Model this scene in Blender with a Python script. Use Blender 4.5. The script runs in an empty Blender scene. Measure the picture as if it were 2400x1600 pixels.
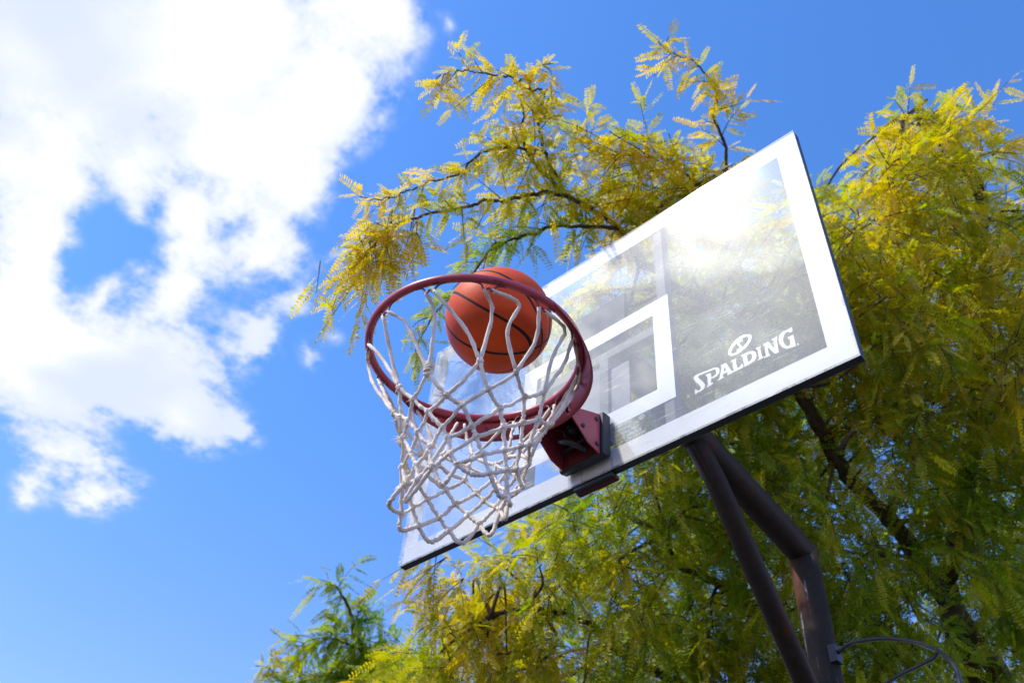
import bpy, math, random
import numpy as np
from mathutils import Vector, Matrix

random.seed(11)
rng = np.random.default_rng(7)
SC = bpy.context.scene
COL = SC.collection
Z0 = 2.92                                  # height of the backboard's lower edge above the court

# ------------------------------------------------------------------ camera
cam_d = bpy.data.cameras.new('camera')
cam = bpy.data.objects.new('camera', cam_d)
COL.objects.link(cam)
RIGHT = Vector((0.73732, 0.67183, 0.07076))
DOWN = Vector((-0.44140, 0.55840, -0.70239))
FWD = Vector((-0.51139, 0.48665, 0.70827))
M = Matrix.Identity(4)
for i in range(3):
    M[i][0] = RIGHT[i]; M[i][1] = -DOWN[i]; M[i][2] = -FWD[i]
M.translation = Vector((1.07097, -1.31990, -1.25769 + Z0))
cam.matrix_world = M
cam_d.sensor_fit = 'HORIZONTAL'; cam_d.sensor_width = 36.0; cam_d.lens = 30.53
cam_d.clip_start = 0.05; cam_d.clip_end = 3000
cam_d.dof.use_dof = True; cam_d.dof.focus_distance = 1.95; cam_d.dof.aperture_fstop = 4.5
SC.camera = cam

# ------------------------------------------------------------------ exposure
SC.view_settings.view_transform = 'Standard'; SC.view_settings.look = 'None'
SC.view_settings.exposure = 0.9; SC.view_settings.gamma = 1.0
SC.view_settings.use_curve_mapping = False
SC.cycles.max_bounces = 14; SC.cycles.diffuse_bounces = 9; SC.cycles.transmission_bounces = 12; SC.cycles.transparent_max_bounces = 24
SC.cycles.sample_clamp_indirect = 6

# ------------------------------------------------------------------ sun
SUN = Vector((-0.2632, -0.5279, 0.8075)).normalized()
sun_d = bpy.data.lights.new('sun', 'SUN')
sun_d.energy = 2.45; sun_d.angle = math.radians(0.53); sun_d.color = (1.0, 0.95, 0.86)
sun = bpy.data.objects.new('sun', sun_d); COL.objects.link(sun)
sun.rotation_euler = (-SUN).to_track_quat('-Z', 'Y').to_euler()
sun.location = SUN * 60

# ------------------------------------------------------------------ node helper
class NT:
    def __init__(s, tree):
        s.t = tree; s.n = tree.nodes; s.n.clear()
    def node(s, kind, **kw):
        nd = s.n.new(kind)
        for k, v in kw.items(): setattr(nd, k, v)
        return nd
    def put(s, sock, v):
        if isinstance(v, bpy.types.NodeSocket): s.t.links.new(v, sock)
        else: sock.default_value = v
    def math(s, op, a, b=None, c=None, clamp=False):
        nd = s.node('ShaderNodeMath', operation=op, use_clamp=clamp)
        s.put(nd.inputs[0], a)
        if b is not None: s.put(nd.inputs[1], b)
        if c is not None: s.put(nd.inputs[2], c)
        return nd.outputs[0]
    def vmath(s, op, a, b=None, out=0):
        nd = s.node('ShaderNodeVectorMath', operation=op)
        s.put(nd.inputs[0], a)
        if b is not None:
            if op == 'SCALE': s.put(nd.inputs['Scale'], b)
            else: s.put(nd.inputs[1], b)
        return nd.outputs[out]
    def noise(s, vec, scale, detail=4, rough=0.55, dist=0.0):
        nd = s.node('ShaderNodeTexNoise')
        if vec is not None: s.put(nd.inputs['Vector'], vec)
        nd.inputs['Scale'].default_value = scale; nd.inputs['Detail'].default_value = detail
        nd.inputs['Roughness'].default_value = rough; nd.inputs['Distortion'].default_value = dist
        return nd.outputs['Fac']
    def smooth(s, v, lo, hi, a=0.0, b=1.0):
        nd = s.node('ShaderNodeMapRange', interpolation_type='SMOOTHSTEP')
        s.put(nd.inputs['Value'], v)
        nd.inputs['From Min'].default_value = lo; nd.inputs['From Max'].default_value = hi
        nd.inputs['To Min'].default_value = a; nd.inputs['To Max'].default_value = b
        return nd.outputs[0]
    def mapping(s, vec, loc=(0, 0, 0), rot=(0, 0, 0), scale=(1, 1, 1), kind='POINT'):
        nd = s.node('ShaderNodeMapping', vector_type=kind)
        s.put(nd.inputs['Vector'], vec)
        nd.inputs['Location'].default_value = loc; nd.inputs['Rotation'].default_value = rot
        nd.inputs['Scale'].default_value = scale
        return nd.outputs[0]
    def mix(s, f, a, b, kind='RGBA', blend='MIX'):
        nd = s.node('ShaderNodeMix', data_type=kind)
        if kind == 'RGBA':
            nd.blend_type = blend
            ia, ib, o = nd.inputs[6], nd.inputs[7], nd.outputs[2]
        else: ia, ib, o = nd.inputs[2], nd.inputs[3], nd.outputs[0]
        s.put(nd.inputs[0], f); s.put(ia, a); s.put(ib, b)
        return o
    def ramp(s, f, stops):
        nd = s.node('ShaderNodeValToRGB')
        cr = nd.color_ramp
        while len(cr.elements) < len(stops): cr.elements.new(0.5)
        for e, (p, c) in zip(cr.elements, stops):
            e.position = p; e.color = (*c, 1)
        s.put(nd.inputs[0], f)
        return nd.outputs[0]

# ------------------------------------------------------------------ sky with clouds
world = bpy.data.worlds.new('World'); SC.world = world
world.use_nodes = True
W = NT(world.node_tree)
tc = W.node('ShaderNodeTexCoord')
dirv = W.vmath('NORMALIZE', tc.outputs['Generated'])
sky = W.node('ShaderNodeTexSky', sky_type='NISHITA')
sky.sun_disc = False
sky.sun_elevation = math.asin(SUN.z); sky.sun_rotation = math.atan2(SUN.x, SUN.y)
sky.altitude = 50; sky.air_density = 1.0; sky.dust_density = 0.25; sky.ozone_density = 2.5
hs = W.node('ShaderNodeHueSaturation'); hs.inputs['Hue'].default_value = 0.507
hs.inputs['Saturation'].default_value = 1.27; hs.inputs['Value'].default_value = 1.17
W.put(hs.inputs['Color'], sky.outputs[0])
sepd = W.node('ShaderNodeSeparateXYZ'); W.put(sepd.inputs[0], dirv)
zc = W.math('MAXIMUM', sepd.outputs[2], 0.12)
cmb = W.node('ShaderNodeCombineXYZ')
W.put(cmb.inputs[0], W.math('DIVIDE', sepd.outputs[0], zc))
W.put(cmb.inputs[1], W.math('DIVIDE', sepd.outputs[1], zc))
P = cmb.outputs[0]                               # point where the view ray meets a flat cloud layer
wn = W.node('ShaderNodeTexNoise'); W.put(wn.inputs['Vector'], P)
wn.inputs['Scale'].default_value = 5.0; wn.inputs['Detail'].default_value = 4.0
warp = W.vmath('SCALE', W.vmath('SUBTRACT', wn.outputs['Color'], (0.5, 0.5, 0.5)), 0.10)
PW = W.vmath('ADD', P, warp)
# cloud banks: centre on the layer, half-axes, heading, weight
CLOUDS = [(-0.68, 0.061, 0.358, 0.182, -2.545, 1.5), (-0.866, -0.082, 0.302, 0.193, -3.127, 1.0), (-0.478, 0.176, 0.087, 0.074, -2.516, 1.1), (-0.617, 0.231, 0.172, 0.107, 2.842, 1.2), (-0.756, 0.173, 0.21, 0.155, -2.868, 1.2), (-0.76, 0.278, 0.132, 0.087, 2.845, 0.8), (-1.139, 0.035, 0.242, 0.128, 2.914, 0.85), (-0.942, 0.017, 0.181, 0.119, -2.926, 0.8), (-1.295, 0.109, 0.182, 0.104, 3.006, 0.8), (-0.926, 0.23, 0.097, 0.058, 2.596, 0.5), (-0.84, 0.231, 0.13, 0.08, -2.634, 0.4), (-0.907, 0.11, 0.127, 0.089, 3.14, 0.8), (-0.868, 0.329, 0.081, 0.079, -2.455, 0.5), (-1.329, 0.274, 0.355, 0.211, -2.761, 1.5), (-1.065, 0.281, 0.165, 0.08, 3.027, 0.95), (-1.322, 0.453, 0.199, 0.173, 2.672, 1.2), (-1.436, 0.19, 0.331, 0.165, 2.881, 1.1), (-1.279, 0.548, 0.086, 0.065, 2.317, 0.6), (-1.695, 0.474, 0.228, 0.144, -2.972, 0.72), (-1.834, 0.371, 0.194, 0.075, 2.799, 0.42), (-1.06, 0.42, 0.169, 0.09, 2.462, 0.52), (-1.021, 0.516, 0.087, 0.05, 2.592, 0.4), (-1.616, 0.356, 0.226, 0.141, -2.95, 0.7), (-0.951, 0.506, 0.053, 0.041, 2.822, 0.25), (-0.419, 0.234, 0.032, 0.02, 2.429, 0.36), (-0.988, 0.232, 0.102, 0.073, 2.9, 0.55), (-0.86, 0.284, 0.104, 0.077, 2.921, 0.6), (-1.017, 0.056, 0.114, 0.075, -3.026, 0.6), (-1.221, 0.11, 0.132, 0.057, 2.802, 0.6), (-1.08, 0.212, 0.071, 0.048, 3.022, 0.4), (-0.922, 0.193, 0.087, 0.062, -2.978, 0.7), (-0.918, 0.31, 0.111, 0.084, -3.016, 0.7), (-0.93, 0.401, 0.09, 0.07, 2.972, 0.45), (-1.129, 0.085, 0.131, 0.066, 2.847, 0.4), (-1.061, -0.027, 0.11, 0.06, 2.955, 0.6), (-1.012, 0.42, 0.184, 0.044, 3.051, 0.42), (-0.813, 0.384, 0.094, 0.035, -3.074, 0.3), (-1.166, 0.2, 0.09, 0.04, 3.114, 0.45), (-0.96, 0.142, 0.067, 0.036, 2.766, 0.35), (-0.301, -0.647, 0.108, 0.059, -3.128, 1.6), (-0.256, -0.782, 0.092, 0.04, 1.102, 1.1), (-0.401, -0.734, 0.104, 0.053, 2.563, 1.3), (-0.319, -0.785, 0.08, 0.039, 2.29, 1.1), (-0.378, -0.658, 0.082, 0.03, 0.977, 0.9), (-0.518, -0.682, 0.09, 0.046, 2.669, 0.95), (-0.607, -0.649, 0.055, 0.037, 2.961, 0.55), (-0.614, -0.888, 0.136, 0.042, 0.938, 0.5), (-0.69, -0.984, 0.059, 0.037, 0.944, 0.5), (-0.746, -0.745, 0.344, 0.298, 0.639, 0.85), (-1.065, -0.891, 0.462, 0.273, 0.703, 0.85), (-0.445, -0.906, 0.244, 0.214, 2.068, 0.52), (-0.784, -0.988, 0.25, 0.187, 0.875, 0.5)]

dens = None
for (cx, cy, ra, rb_, rot, w) in CLOUDS:
    q = W.mapping(PW, (cx, cy, 0), (0, 0, rot), (ra, rb_, 1), 'TEXTURE')
    g = W.node('ShaderNodeTexGradient', gradient_type='QUADRATIC_SPHERE'); W.put(g.inputs[0], q)
    g = W.math('MULTIPLY', g.outputs['Fac'], w)
    dens = g if dens is None else W.math('ADD', dens, g)
fb = W.noise(P, 4.6, 10, 0.66)
fb2 = W.noise(P, 17.0, 8, 0.68)
ero = W.math('ADD', W.math('MULTIPLY', W.math('SUBTRACT', fb, 0.5), 1.5), W.math('MULTIPLY', W.math('SUBTRACT', fb2, 0.5), 1.5))
dsum = W.math('ADD', W.math('MINIMUM', W.math('MULTIPLY', dens, 1.3), 1.7), W.math('MULTIPLY', ero, W.smooth(dens, 0.0, 0.25)))
alpha = W.smooth(dsum, 0.06, 0.66)
thick = W.smooth(dsum, 0.35, 1.35)
soft = W.noise(P, 2.0, 3, 0.5)
body = W.mix(W.math('MULTIPLY', W.smooth(soft, 0.36, 0.60), thick), (2.75, 3.05, 3.6, 1), (4.6, 4.55, 4.5, 1))
cosun = W.vmath('DOT_PRODUCT', dirv, tuple(SUN), out=1)
near_sun = W.smooth(cosun, 0.86, 1.0)
glow = W.math('ADD', 1.0, W.math('MULTIPLY', near_sun, 2.9))
body = W.vmath('SCALE', body, glow)
low = W.mix(W.smooth(sepd.outputs[2], 0.15, 0.72), (1.20, 0.84, 1.0, 1), (1.0, 0.98, 1.0, 1))
blue = W.mix(1.0, hs.outputs[0], low, blend='MULTIPLY')
skyc = W.mix(alpha, blue, body)
bg = W.node('ShaderNodeBackground'); W.put(bg.inputs['Color'], skyc); bg.inputs['Strength'].default_value = 0.15
wo = W.node('ShaderNodeOutputWorld'); W.t.links.new(bg.outputs[0], wo.inputs[0])


# ------------------------------------------------------------------ mesh helpers
class MB:
    """collects vertices and faces for ONE mesh object"""
    def __init__(s): s.v = []; s.f = []; s.mi = []; s.cur = 0
    def add(s, vs, fs):
        b = len(s.v); s.v += [tuple(x) for x in vs]
        s.f += [tuple(b + i for i in f) for f in fs]; s.mi += [s.cur] * len(fs)
    def box(s, x0, x1, y0, y1, z0, z1):
        s.add([(x0, y0, z0), (x1, y0, z0), (x1, y1, z0), (x0, y1, z0), (x0, y0, z1), (x1, y0, z1), (x1, y1, z1), (x0, y1, z1)],
              [(0, 3, 2, 1), (4, 5, 6, 7), (0, 1, 5, 4), (1, 2, 6, 5), (2, 3, 7, 6), (3, 0, 4, 7)])
    def rect(s, x0, x1, z0, z1, y):
        s.add([(x0, y, z0), (x1, y, z0), (x1, y, z1), (x0, y, z1)], [(0, 1, 2, 3)])
    def tube(s, pts, r, n=8, cap=True, closed=False):
        pts = [Vector(p) for p in pts]; m = len(pts)
        rr = r if hasattr(r, '__len__') else [r] * m
        tg = []
        for i in range(m):
            a = pts[(i - 1) % m] if closed else pts[max(i - 1, 0)]
            b = pts[(i + 1) % m] if closed else pts[min(i + 1, m - 1)]
            t = b - a
            tg.append(t.normalized() if t.length > 1e-9 else Vector((0, 0, 1)))
        u = tg[0].orthogonal().normalized(); vs = []
        for i in range(m):
            u = (u - tg[i] * u.dot(tg[i]))
            u = u.normalized() if u.length > 1e-6 else tg[i].orthogonal().normalized()
            w = tg[i].cross(u)
            for k in range(n):
                a = 2 * math.pi * k / n
                vs.append(pts[i] + (u * math.cos(a) + w * math.sin(a)) * rr[i])
        fs = []
        for i in range(m if closed else m - 1):
            j = (i + 1) % m
            for k in range(n):
                fs.append((i * n + k, i * n + (k + 1) % n, j * n + (k + 1) % n, j * n + k))
        if cap and not closed:
            fs.append(tuple(range(n - 1, -1, -1))); fs.append(tuple((m - 1) * n + k for k in range(n)))
        s.add(vs, fs)
    def prism(s, poly, x0, x1):
        """polygon in the (y, z) plane, thick along x"""
        n = len(poly)
        s.add([(x0, y, z) for y, z in poly] + [(x1, y, z) for y, z in poly],
              [tuple(range(n)), tuple(range(2 * n - 1, n - 1, -1))] + [(i, i + n, (i + 1) % n + n, (i + 1) % n) for i in range(n)])
    def ball(s, c, r, seg=8, ring=5, sq=(1, 1, 1)):
        vs = [(c[0], c[1], c[2] + r * sq[2])]
        for i in range(1, ring):
            t = math.pi * i / ring
            for k in range(seg):
                a = 2 * math.pi * k / seg
                vs.append((c[0] + r * sq[0] * math.sin(t) * math.cos(a), c[1] + r * sq[1] * math.sin(t) * math.sin(a), c[2] + r * sq[2] * math.cos(t)))
        vs.append((c[0], c[1], c[2] - r * sq[2])); e = len(vs) - 1
        fs = [(0, 1 + k, 1 + (k + 1) % seg) for k in range(seg)]
        for i in range(ring - 2):
            for k in range(seg):
                a = 1 + i * seg
                fs.append((a + k, a + seg + k, a + seg + (k + 1) % seg, a + (k + 1) % seg))
        a = 1 + (ring - 2) * seg
        fs += [(a + k, e, a + (k + 1) % seg) for k in range(seg)]
        s.add(vs, fs)
    def build(s, name, mat, parent=None, smooth=False, bevel=0.0):
        me = bpy.data.meshes.new(name)
        me.from_pydata(s.v, [], s.f)
        for m in (mat if isinstance(mat, (list, tuple)) else [mat]): me.materials.append(m)
        me.polygons.foreach_set('material_index', s.mi)
        if smooth: me.polygons.foreach_set('use_smooth', [True] * len(me.polygons))
        me.update()
        o = bpy.data.objects.new(name, me); COL.objects.link(o)
        if parent: o.parent = parent
        if bevel:
            b = o.modifiers.new('bevel', 'BEVEL'); b.width = bevel; b.segments = 2; b.limit_method = 'ANGLE'
        return o

def empty(name, loc=(0, 0, 0)):
    o = bpy.data.objects.new(name, None); o.location = loc; COL.objects.link(o); o.empty_display_size = 0.2
    return o

def tag(o, label=None, cat=None, group=None, kind=None):
    if label: o['label'] = label
    if cat: o['category'] = cat
    if group: o['group'] = group
    if kind: o['kind'] = kind
    return o

def smooth_path(pts, k=4):
    """Catmull-Rom through the points"""
    pts = [Vector(p) for p in pts]
    if len(pts) < 3: return pts
    out = []
    for i in range(len(pts) - 1):
        p0 = pts[i - 1] if i else pts[0] * 2 - pts[1]
        p1, p2 = pts[i], pts[i + 1]
        p3 = pts[i + 2] if i + 2 < len(pts) else p2 * 2 - p1
        for j in range(k):
            t = j / k
            out.append(0.5 * ((2 * p1) + (p2 - p0) * t + (2 * p0 - 5 * p1 + 4 * p2 - p3) * t * t + (3 * p1 - p0 - 3 * p2 + p3) * t ** 3))
    out.append(pts[-1])
    return out

# ------------------------------------------------------------------ materials
def new_mat(name):
    m = bpy.data.materials.new(name); m.use_nodes = True
    return m, NT(m.node_tree)

def finish(m, N, shader, disp=None):
    o = N.node('ShaderNodeOutputMaterial'); N.t.links.new(shader, o.inputs['Surface'])
    return m

def principled(N, color, rough=0.5, metal=0.0, spec=0.5, bump=None, coat=0.0):
    b = N.node('ShaderNodeBsdfPrincipled')
    N.put(b.inputs['Base Color'], color if isinstance(color, bpy.types.NodeSocket) else (*color, 1))
    N.put(b.inputs['Roughness'], rough); N.put(b.inputs['Metallic'], metal)
    b.inputs['Specular IOR Level'].default_value = spec; b.inputs['Coat Weight'].default_value = coat
    if bump is not None: N.t.links.new(bump, b.inputs['Normal'])
    return b.outputs[0]

def bump(N, h, strength=0.3, dist=0.002):
    b = N.node('ShaderNodeBump'); b.inputs['Strength'].default_value = strength; b.inputs['Distance'].default_value = dist
    N.put(b.inputs['Height'], h)
    return b.outputs[0]

def objco(N):
    return N.node('ShaderNodeTexCoord').outputs['Object']

def worn_paint(name, base, dark, rough=0.4, rust=None, rust_lo=0.62, rust_hi=0.7, spec=0.5, scale=9):
    m, N = new_mat(name); co = objco(N)
    n1 = N.noise(co, scale, 6, 0.6); n2 = N.noise(co, scale * 6, 4, 0.6)
    c = N.mix(N.smooth(n1, 0.35, 0.7), (*base, 1), (*dark, 1))
    if rust:
        c = N.mix(N.smooth(N.math('ADD', N.math('MULTIPLY', n1, 0.75), N.math('MULTIPLY', n2, 0.25)), rust_lo, rust_hi), c, (*rust, 1))
    r = N.math('ADD', rough, N.math('MULTIPLY', n2, 0.22))
    return finish(m, N, principled(N, c, r, 0, spec, bump(N, n2, 0.12, 0.001)))

M_RED = worn_paint('red_enamel', (0.48, 0.070, 0.090), (0.40, 0.055, 0.070), 0.26, (0.09, 0.03, 0.02), 0.60, 0.66)
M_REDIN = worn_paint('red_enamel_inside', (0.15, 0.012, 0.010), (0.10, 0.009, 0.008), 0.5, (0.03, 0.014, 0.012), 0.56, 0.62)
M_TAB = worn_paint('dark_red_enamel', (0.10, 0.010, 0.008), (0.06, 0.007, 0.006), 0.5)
M_BLACK = worn_paint('black_plastic', (0.020, 0.021, 0.023), (0.030, 0.031, 0.034), 0.38)
M_FRAME = worn_paint('frame_steel', (0.022, 0.022, 0.023), (0.034, 0.033, 0.033), 0.30, (0.075, 0.035, 0.02), 0.66, 0.72)
M_TUBE = worn_paint('grey_tube', (0.055, 0.058, 0.066), (0.085, 0.088, 0.092), 0.5)
M_TUBESIDE = worn_paint('plate_grey', (0.20, 0.205, 0.21), (0.25, 0.25, 0.245), 0.55)
M_HOOK = worn_paint('hook_wire', (0.22, 0.03, 0.035), (0.12, 0.03, 0.03), 0.4)

def pole_mat(name, stripes):
    m, N = new_mat(name); co = objco(N)
    n1 = N.noise(N.mapping(co, scale=(9, 9, 2.2)), 1.0, 7, 0.65)
    n2 = N.noise(co, 55, 5, 0.6)
    n3 = N.noise(N.mapping(co, scale=(26, 26, 2.0)), 1.0, 5, 0.6)
    c = N.mix(N.smooth(n2, 0.3, 0.75), (0.028, 0.021, 0.014, 1), (0.044, 0.033, 0.022, 1))
    c = N.mix(N.smooth(n1, 0.56, 0.66), c, (0.075, 0.026, 0.014, 1))
    if stripes: c = N.mix(N.math('MULTIPLY', N.smooth(n3, 0.55, 0.63), N.smooth(n2, 0.35, 0.6)), c, (0.34, 0.31, 0.30, 1))
    return finish(m, N, principled(N, c, N.math('ADD', 0.48, N.math('MULTIPLY', n2, 0.3)), 0.0, 0.2, bump(N, n2, 0.25, 0.001)))
M_POLE = pole_mat('rusty_pole', True)
M_BRACE = pole_mat('rusty_brace', False)

def pane_mat():
    m, N = new_mat('scratched_acrylic'); co = objco(N)
    fres = N.node('ShaderNodeFresnel'); fres.inputs['IOR'].default_value = 1.52
    tr = N.node('ShaderNodeBsdfTransparent'); tr.inputs['Color'].default_value = (0.955, 0.965, 0.96, 1)
    gl = N.node('ShaderNodeBsdfGlossy'); gl.inputs['Roughness'].default_value = 0.035
    gl.inputs['Color'].default_value = (1, 1, 1, 1)
    hz = N.node('ShaderNodeBsdfGlossy'); hz.inputs['Roughness'].default_value = 0.34
    geo = N.node('ShaderNodeNewGeometry')
    front = N.math('SUBTRACT', 1.0, geo.outputs['Backfacing'])
    refl = N.math('MULTIPLY', N.math('MULTIPLY', fres.outputs[0], 1.75), front, clamp=True)   # both faces of the sheet
    clear = N.node('ShaderNodeMixShader'); N.put(clear.inputs[0], refl)
    N.t.links.new(tr.outputs[0], clear.inputs[1])
    gm = N.node('ShaderNodeMixShader'); gm.inputs[0].default_value = 0.12
    N.t.links.new(gl.outputs[0], gm.inputs[1]); N.t.links.new(hz.outputs[0], gm.inputs[2])
    N.t.links.new(gm.outputs[0], clear.inputs[2])
    # grime film and fine scuffs
    df = N.node('ShaderNodeBsdfDiffuse'); df.inputs['Color'].default_value = (0.92, 0.89, 0.66, 1)
    tl = N.node('ShaderNodeBsdfTranslucent'); tl.inputs['Color'].default_value = (0.92, 0.89, 0.66, 1)
    film = N.node('ShaderNodeMixShader'); film.inputs[0].default_value = 0.25
    N.t.links.new(df.outputs[0], film.inputs[1]); N.t.links.new(tl.outputs[0], film.inputs[2])
    g1 = N.noise(co, 3.0, 6, 0.6); g2 = N.noise(co, 260, 3, 0.6)
    s1 = N.noise(N.mapping(co, rot=(0, math.radians(12), 0), scale=(7, 1, 190)), 1.0, 2, 0.5)
    s2 = N.noise(N.mapping(co, rot=(0, math.radians(-8), 0), scale=(10, 1, 240)), 1.0, 2, 0.5)
    s3 = N.noise(co, 9.0, 3, 0.5)
    sc = N.math('MULTIPLY', N.math('MAXIMUM', N.smooth(s1, 0.60, 0.68), N.smooth(s2, 0.61, 0.69)), N.smooth(s3, 0.44, 0.60))
    amt = N.math('ADD', N.math('ADD', N.smooth(g1, 0.3, 0.75, PANE_LO, PANE_HI), N.math('MULTIPLY', g2, 0.0)), N.math('MULTIPLY', sc, 0.30))
    out = N.node('ShaderNodeMixShader'); N.put(out.inputs[0], N.math('MULTIPLY', amt, front))
    N.t.links.new(clear.outputs[0], out.inputs[1]); N.t.links.new(film.outputs[0], out.inputs[2])
    return finish(m, N, out.outputs[0])
PANE_LO, PANE_HI = 0.11, 0.22
M_PANE = pane_mat()

def white_mat(name, c=(0.64, 0.65, 0.665)):
    m, N = new_mat(name); co = objco(N)
    n = N.noise(co, 6, 6, 0.6)
    n2 = N.noise(N.mapping(co, scale=(60, 60, 3)), 1, 4, 0.6)
    col = N.mix(N.smooth(n, 0.45, 0.8), (*c, 1), (c[0] * 0.92, c[1] * 0.90, c[2] * 0.86, 1))
    col = N.mix(N.math('MULTIPLY', N.smooth(n2, 0.62, 0.8), 0.25), col, (0.55, 0.50, 0.44, 1))
    s3 = N.node('ShaderNodeSeparateXYZ'); N.put(s3.inputs[0], co)
    for cx, wd in ((0.0625, 0.006), (-0.070, 0.007), (-0.03, 0.004)):
        dx = N.math('ABSOLUTE', N.math('SUBTRACT', s3.outputs[0], N.math('ADD', cx, N.math('MULTIPLY', N.math('SUBTRACT', n, 0.5), 0.012))))
        st = N.math('MULTIPLY', N.smooth(dx, 0.0, wd, 1.0, 0.0), N.smooth(s3.outputs[2], 0.034, 0.037, 1.0, 0.0))
        col = N.mix(N.math('MULTIPLY', st, 0.55), col, (0.30, 0.13, 0.06, 1))
    g3 = N.noise(N.mapping(co, scale=(3, 1, 26)), 1, 5, 0.6)
    col = N.mix(N.math('MULTIPLY', N.smooth(g3, 0.55, 0.72), 0.22), col, (0.42, 0.41, 0.38, 1))
    return finish(m, N, principled(N, col, 0.45))
M_WHITE = white_mat('white_print')

def edge_mat():
    m, N = new_mat('chipped_edge'); co = objco(N)
    n = N.noise(N.mapping(co, scale=(22, 22, 22)), 1, 5, 0.7)
    c = N.mix(N.smooth(n, 0.52, 0.56), (0.44, 0.45, 0.47, 1), (0.13, 0.14, 0.17, 1))
    c = N.mix(N.smooth(n, 0.36, 0.40), (0.74, 0.75, 0.77, 1), c)
    return finish(m, N, principled(N, c, 0.35))
M_EDGE = edge_mat()

def rope_mat():
    m, N = new_mat('weathered_cord'); co = objco(N)
    n1 = N.noise(co, 18, 5, 0.6); n2 = N.noise(co, 420, 3, 0.7)
    c = N.mix(N.smooth(n1, 0.40, 0.72), (0.85, 0.765, 0.625, 1), (0.52, 0.43, 0.33, 1))
    c = N.mix(N.math('MULTIPLY', N.smooth(n2, 0.5, 0.75), 0.35), c, (0.33, 0.30, 0.27, 1))
    return finish(m, N, principled(N, c, 0.9, 0, 0.15, bump(N, n2, 0.5, 0.0012)))
M_ROPE = rope_mat()

def ball_mat():
    m, N = new_mat('basketball_rubber'); co = objco(N)
    uv = N.vmath('NORMALIZE', co)
    sp = N.node('ShaderNodeSeparateXYZ'); N.put(sp.inputs[0], uv)
    ax = N.math('ABSOLUTE', sp.outputs[0]); az = N.math('ABSOLUTE', sp.outputs[2])
    curve = N.math('ABSOLUTE', N.math('SUBTRACT', ax, N.math('ADD', 0.27, N.math('MULTIPLY', N.math('MULTIPLY', sp.outputs[2], sp.outputs[2]), 0.9))))
    curve = N.math('MULTIPLY', curve, 0.72)
    d = N.math('MINIMUM', N.math('MINIMUM', ax, az), curve)
    seam = N.smooth(d, 0.020, 0.032, 1.0, 0.0)
    vor = N.node('ShaderNodeTexVoronoi'); N.put(vor.inputs['Vector'], co); vor.inputs['Scale'].default_value = 420
    n = N.noise(co, 14, 5, 0.6)
    c = N.mix(N.smooth(n, 0.3, 0.75), (0.68, 0.085, 0.015, 1), (0.54, 0.060, 0.013, 1))
    c = N.mix(seam, c, (0.028, 0.016, 0.014, 1))
    h = N.math('SUBTRACT', N.math('MULTIPLY', vor.outputs['Distance'], -0.25), N.math('MULTIPLY', seam, 2.0))
    return finish(m, N, principled(N, c, 0.52, 0, 0.16, bump(N, h, 0.6, 0.0018)))
M_BALL = ball_mat()

def bark_mat():
    m, N = new_mat('brown_bark'); co = objco(N)
    n = N.noise(co, 30, 6, 0.65); n2 = N.noise(co, 5, 4, 0.5)
    c = N.mix(N.smooth(n, 0.3, 0.75), (0.060, 0.042, 0.030, 1), (0.135, 0.100, 0.075, 1))
    c = N.mix(N.smooth(n2, 0.5, 0.75), c, (0.16, 0.13, 0.10, 1))
    return finish(m, N, principled(N, c, 0.85, 0, 0.2, bump(N, n, 0.8, 0.006)))
M_BARK = bark_mat()

def leaf_mat(name, stops):
    m, N = new_mat(name)
    at = N.node('ShaderNodeAttribute', attribute_name='tint')
    co = objco(N)
    n = N.noise(co, 60, 2, 0.5)
    c = N.ramp(N.math('ADD', at.outputs['Fac'], N.math('MULTIPLY', N.math('SUBTRACT', n, 0.5), 0.18)), stops)
    b = N.node('ShaderNodeBsdfPrincipled'); N.put(b.inputs['Base Color'], c)
    b.inputs['Roughness'].default_value = 0.42; b.inputs['Specular IOR Level'].default_value = 0.25
    tl = N.node('ShaderNodeBsdfTranslucent')
    hs_ = N.node('ShaderNodeHueSaturation'); hs_.inputs['Saturation'].default_value = 1.15; hs_.inputs['Value'].default_value = 1.75
    N.put(hs_.inputs['Color'], c); N.put(tl.inputs['Color'], hs_.outputs[0])
    mx = N.node('ShaderNodeMixShader'); mx.inputs[0].default_value = 0.55
    N.t.links.new(b.outputs[0], mx.inputs[1]); N.t.links.new(tl.outputs[0], mx.inputs[2])
    return finish(m, N, mx.outputs[0])
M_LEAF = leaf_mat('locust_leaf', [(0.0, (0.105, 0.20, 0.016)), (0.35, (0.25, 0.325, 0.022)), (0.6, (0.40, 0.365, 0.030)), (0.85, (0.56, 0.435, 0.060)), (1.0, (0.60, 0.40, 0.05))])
M_LEAF2 = leaf_mat('green_locust_leaf', [(0.0, (0.055, 0.13, 0.014)), (0.45, (0.145, 0.25, 0.018)), (0.8, (0.33, 0.34, 0.024)), (1.0, (0.45, 0.33, 0.04))])

def ground_mat():
    m, N = new_mat('court_asphalt'); co = objco(N)
    n = N.noise(co, 0.6, 6, 0.6); n2 = N.noise(co, 60, 4, 0.7)
    c = N.mix(N.smooth(n, 0.3, 0.7), (0.040, 0.040, 0.039, 1), (0.062, 0.061, 0.058, 1))
    c = N.mix(N.math('MULTIPLY', n2, 0.4), c, (0.09, 0.088, 0.085, 1))
    return finish(m, N, principled(N, c, 0.9, 0, 0.3, bump(N, n2, 0.6, 0.004)))
M_GROUND = ground_mat()
g = MB(); g.add([(-400, -400, 0), (400, -400, 0), (400, 400, 0), (-400, 400, 0)], [(0, 1, 2, 3)])
tag(g.build('ground', M_GROUND), kind='structure')

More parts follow.
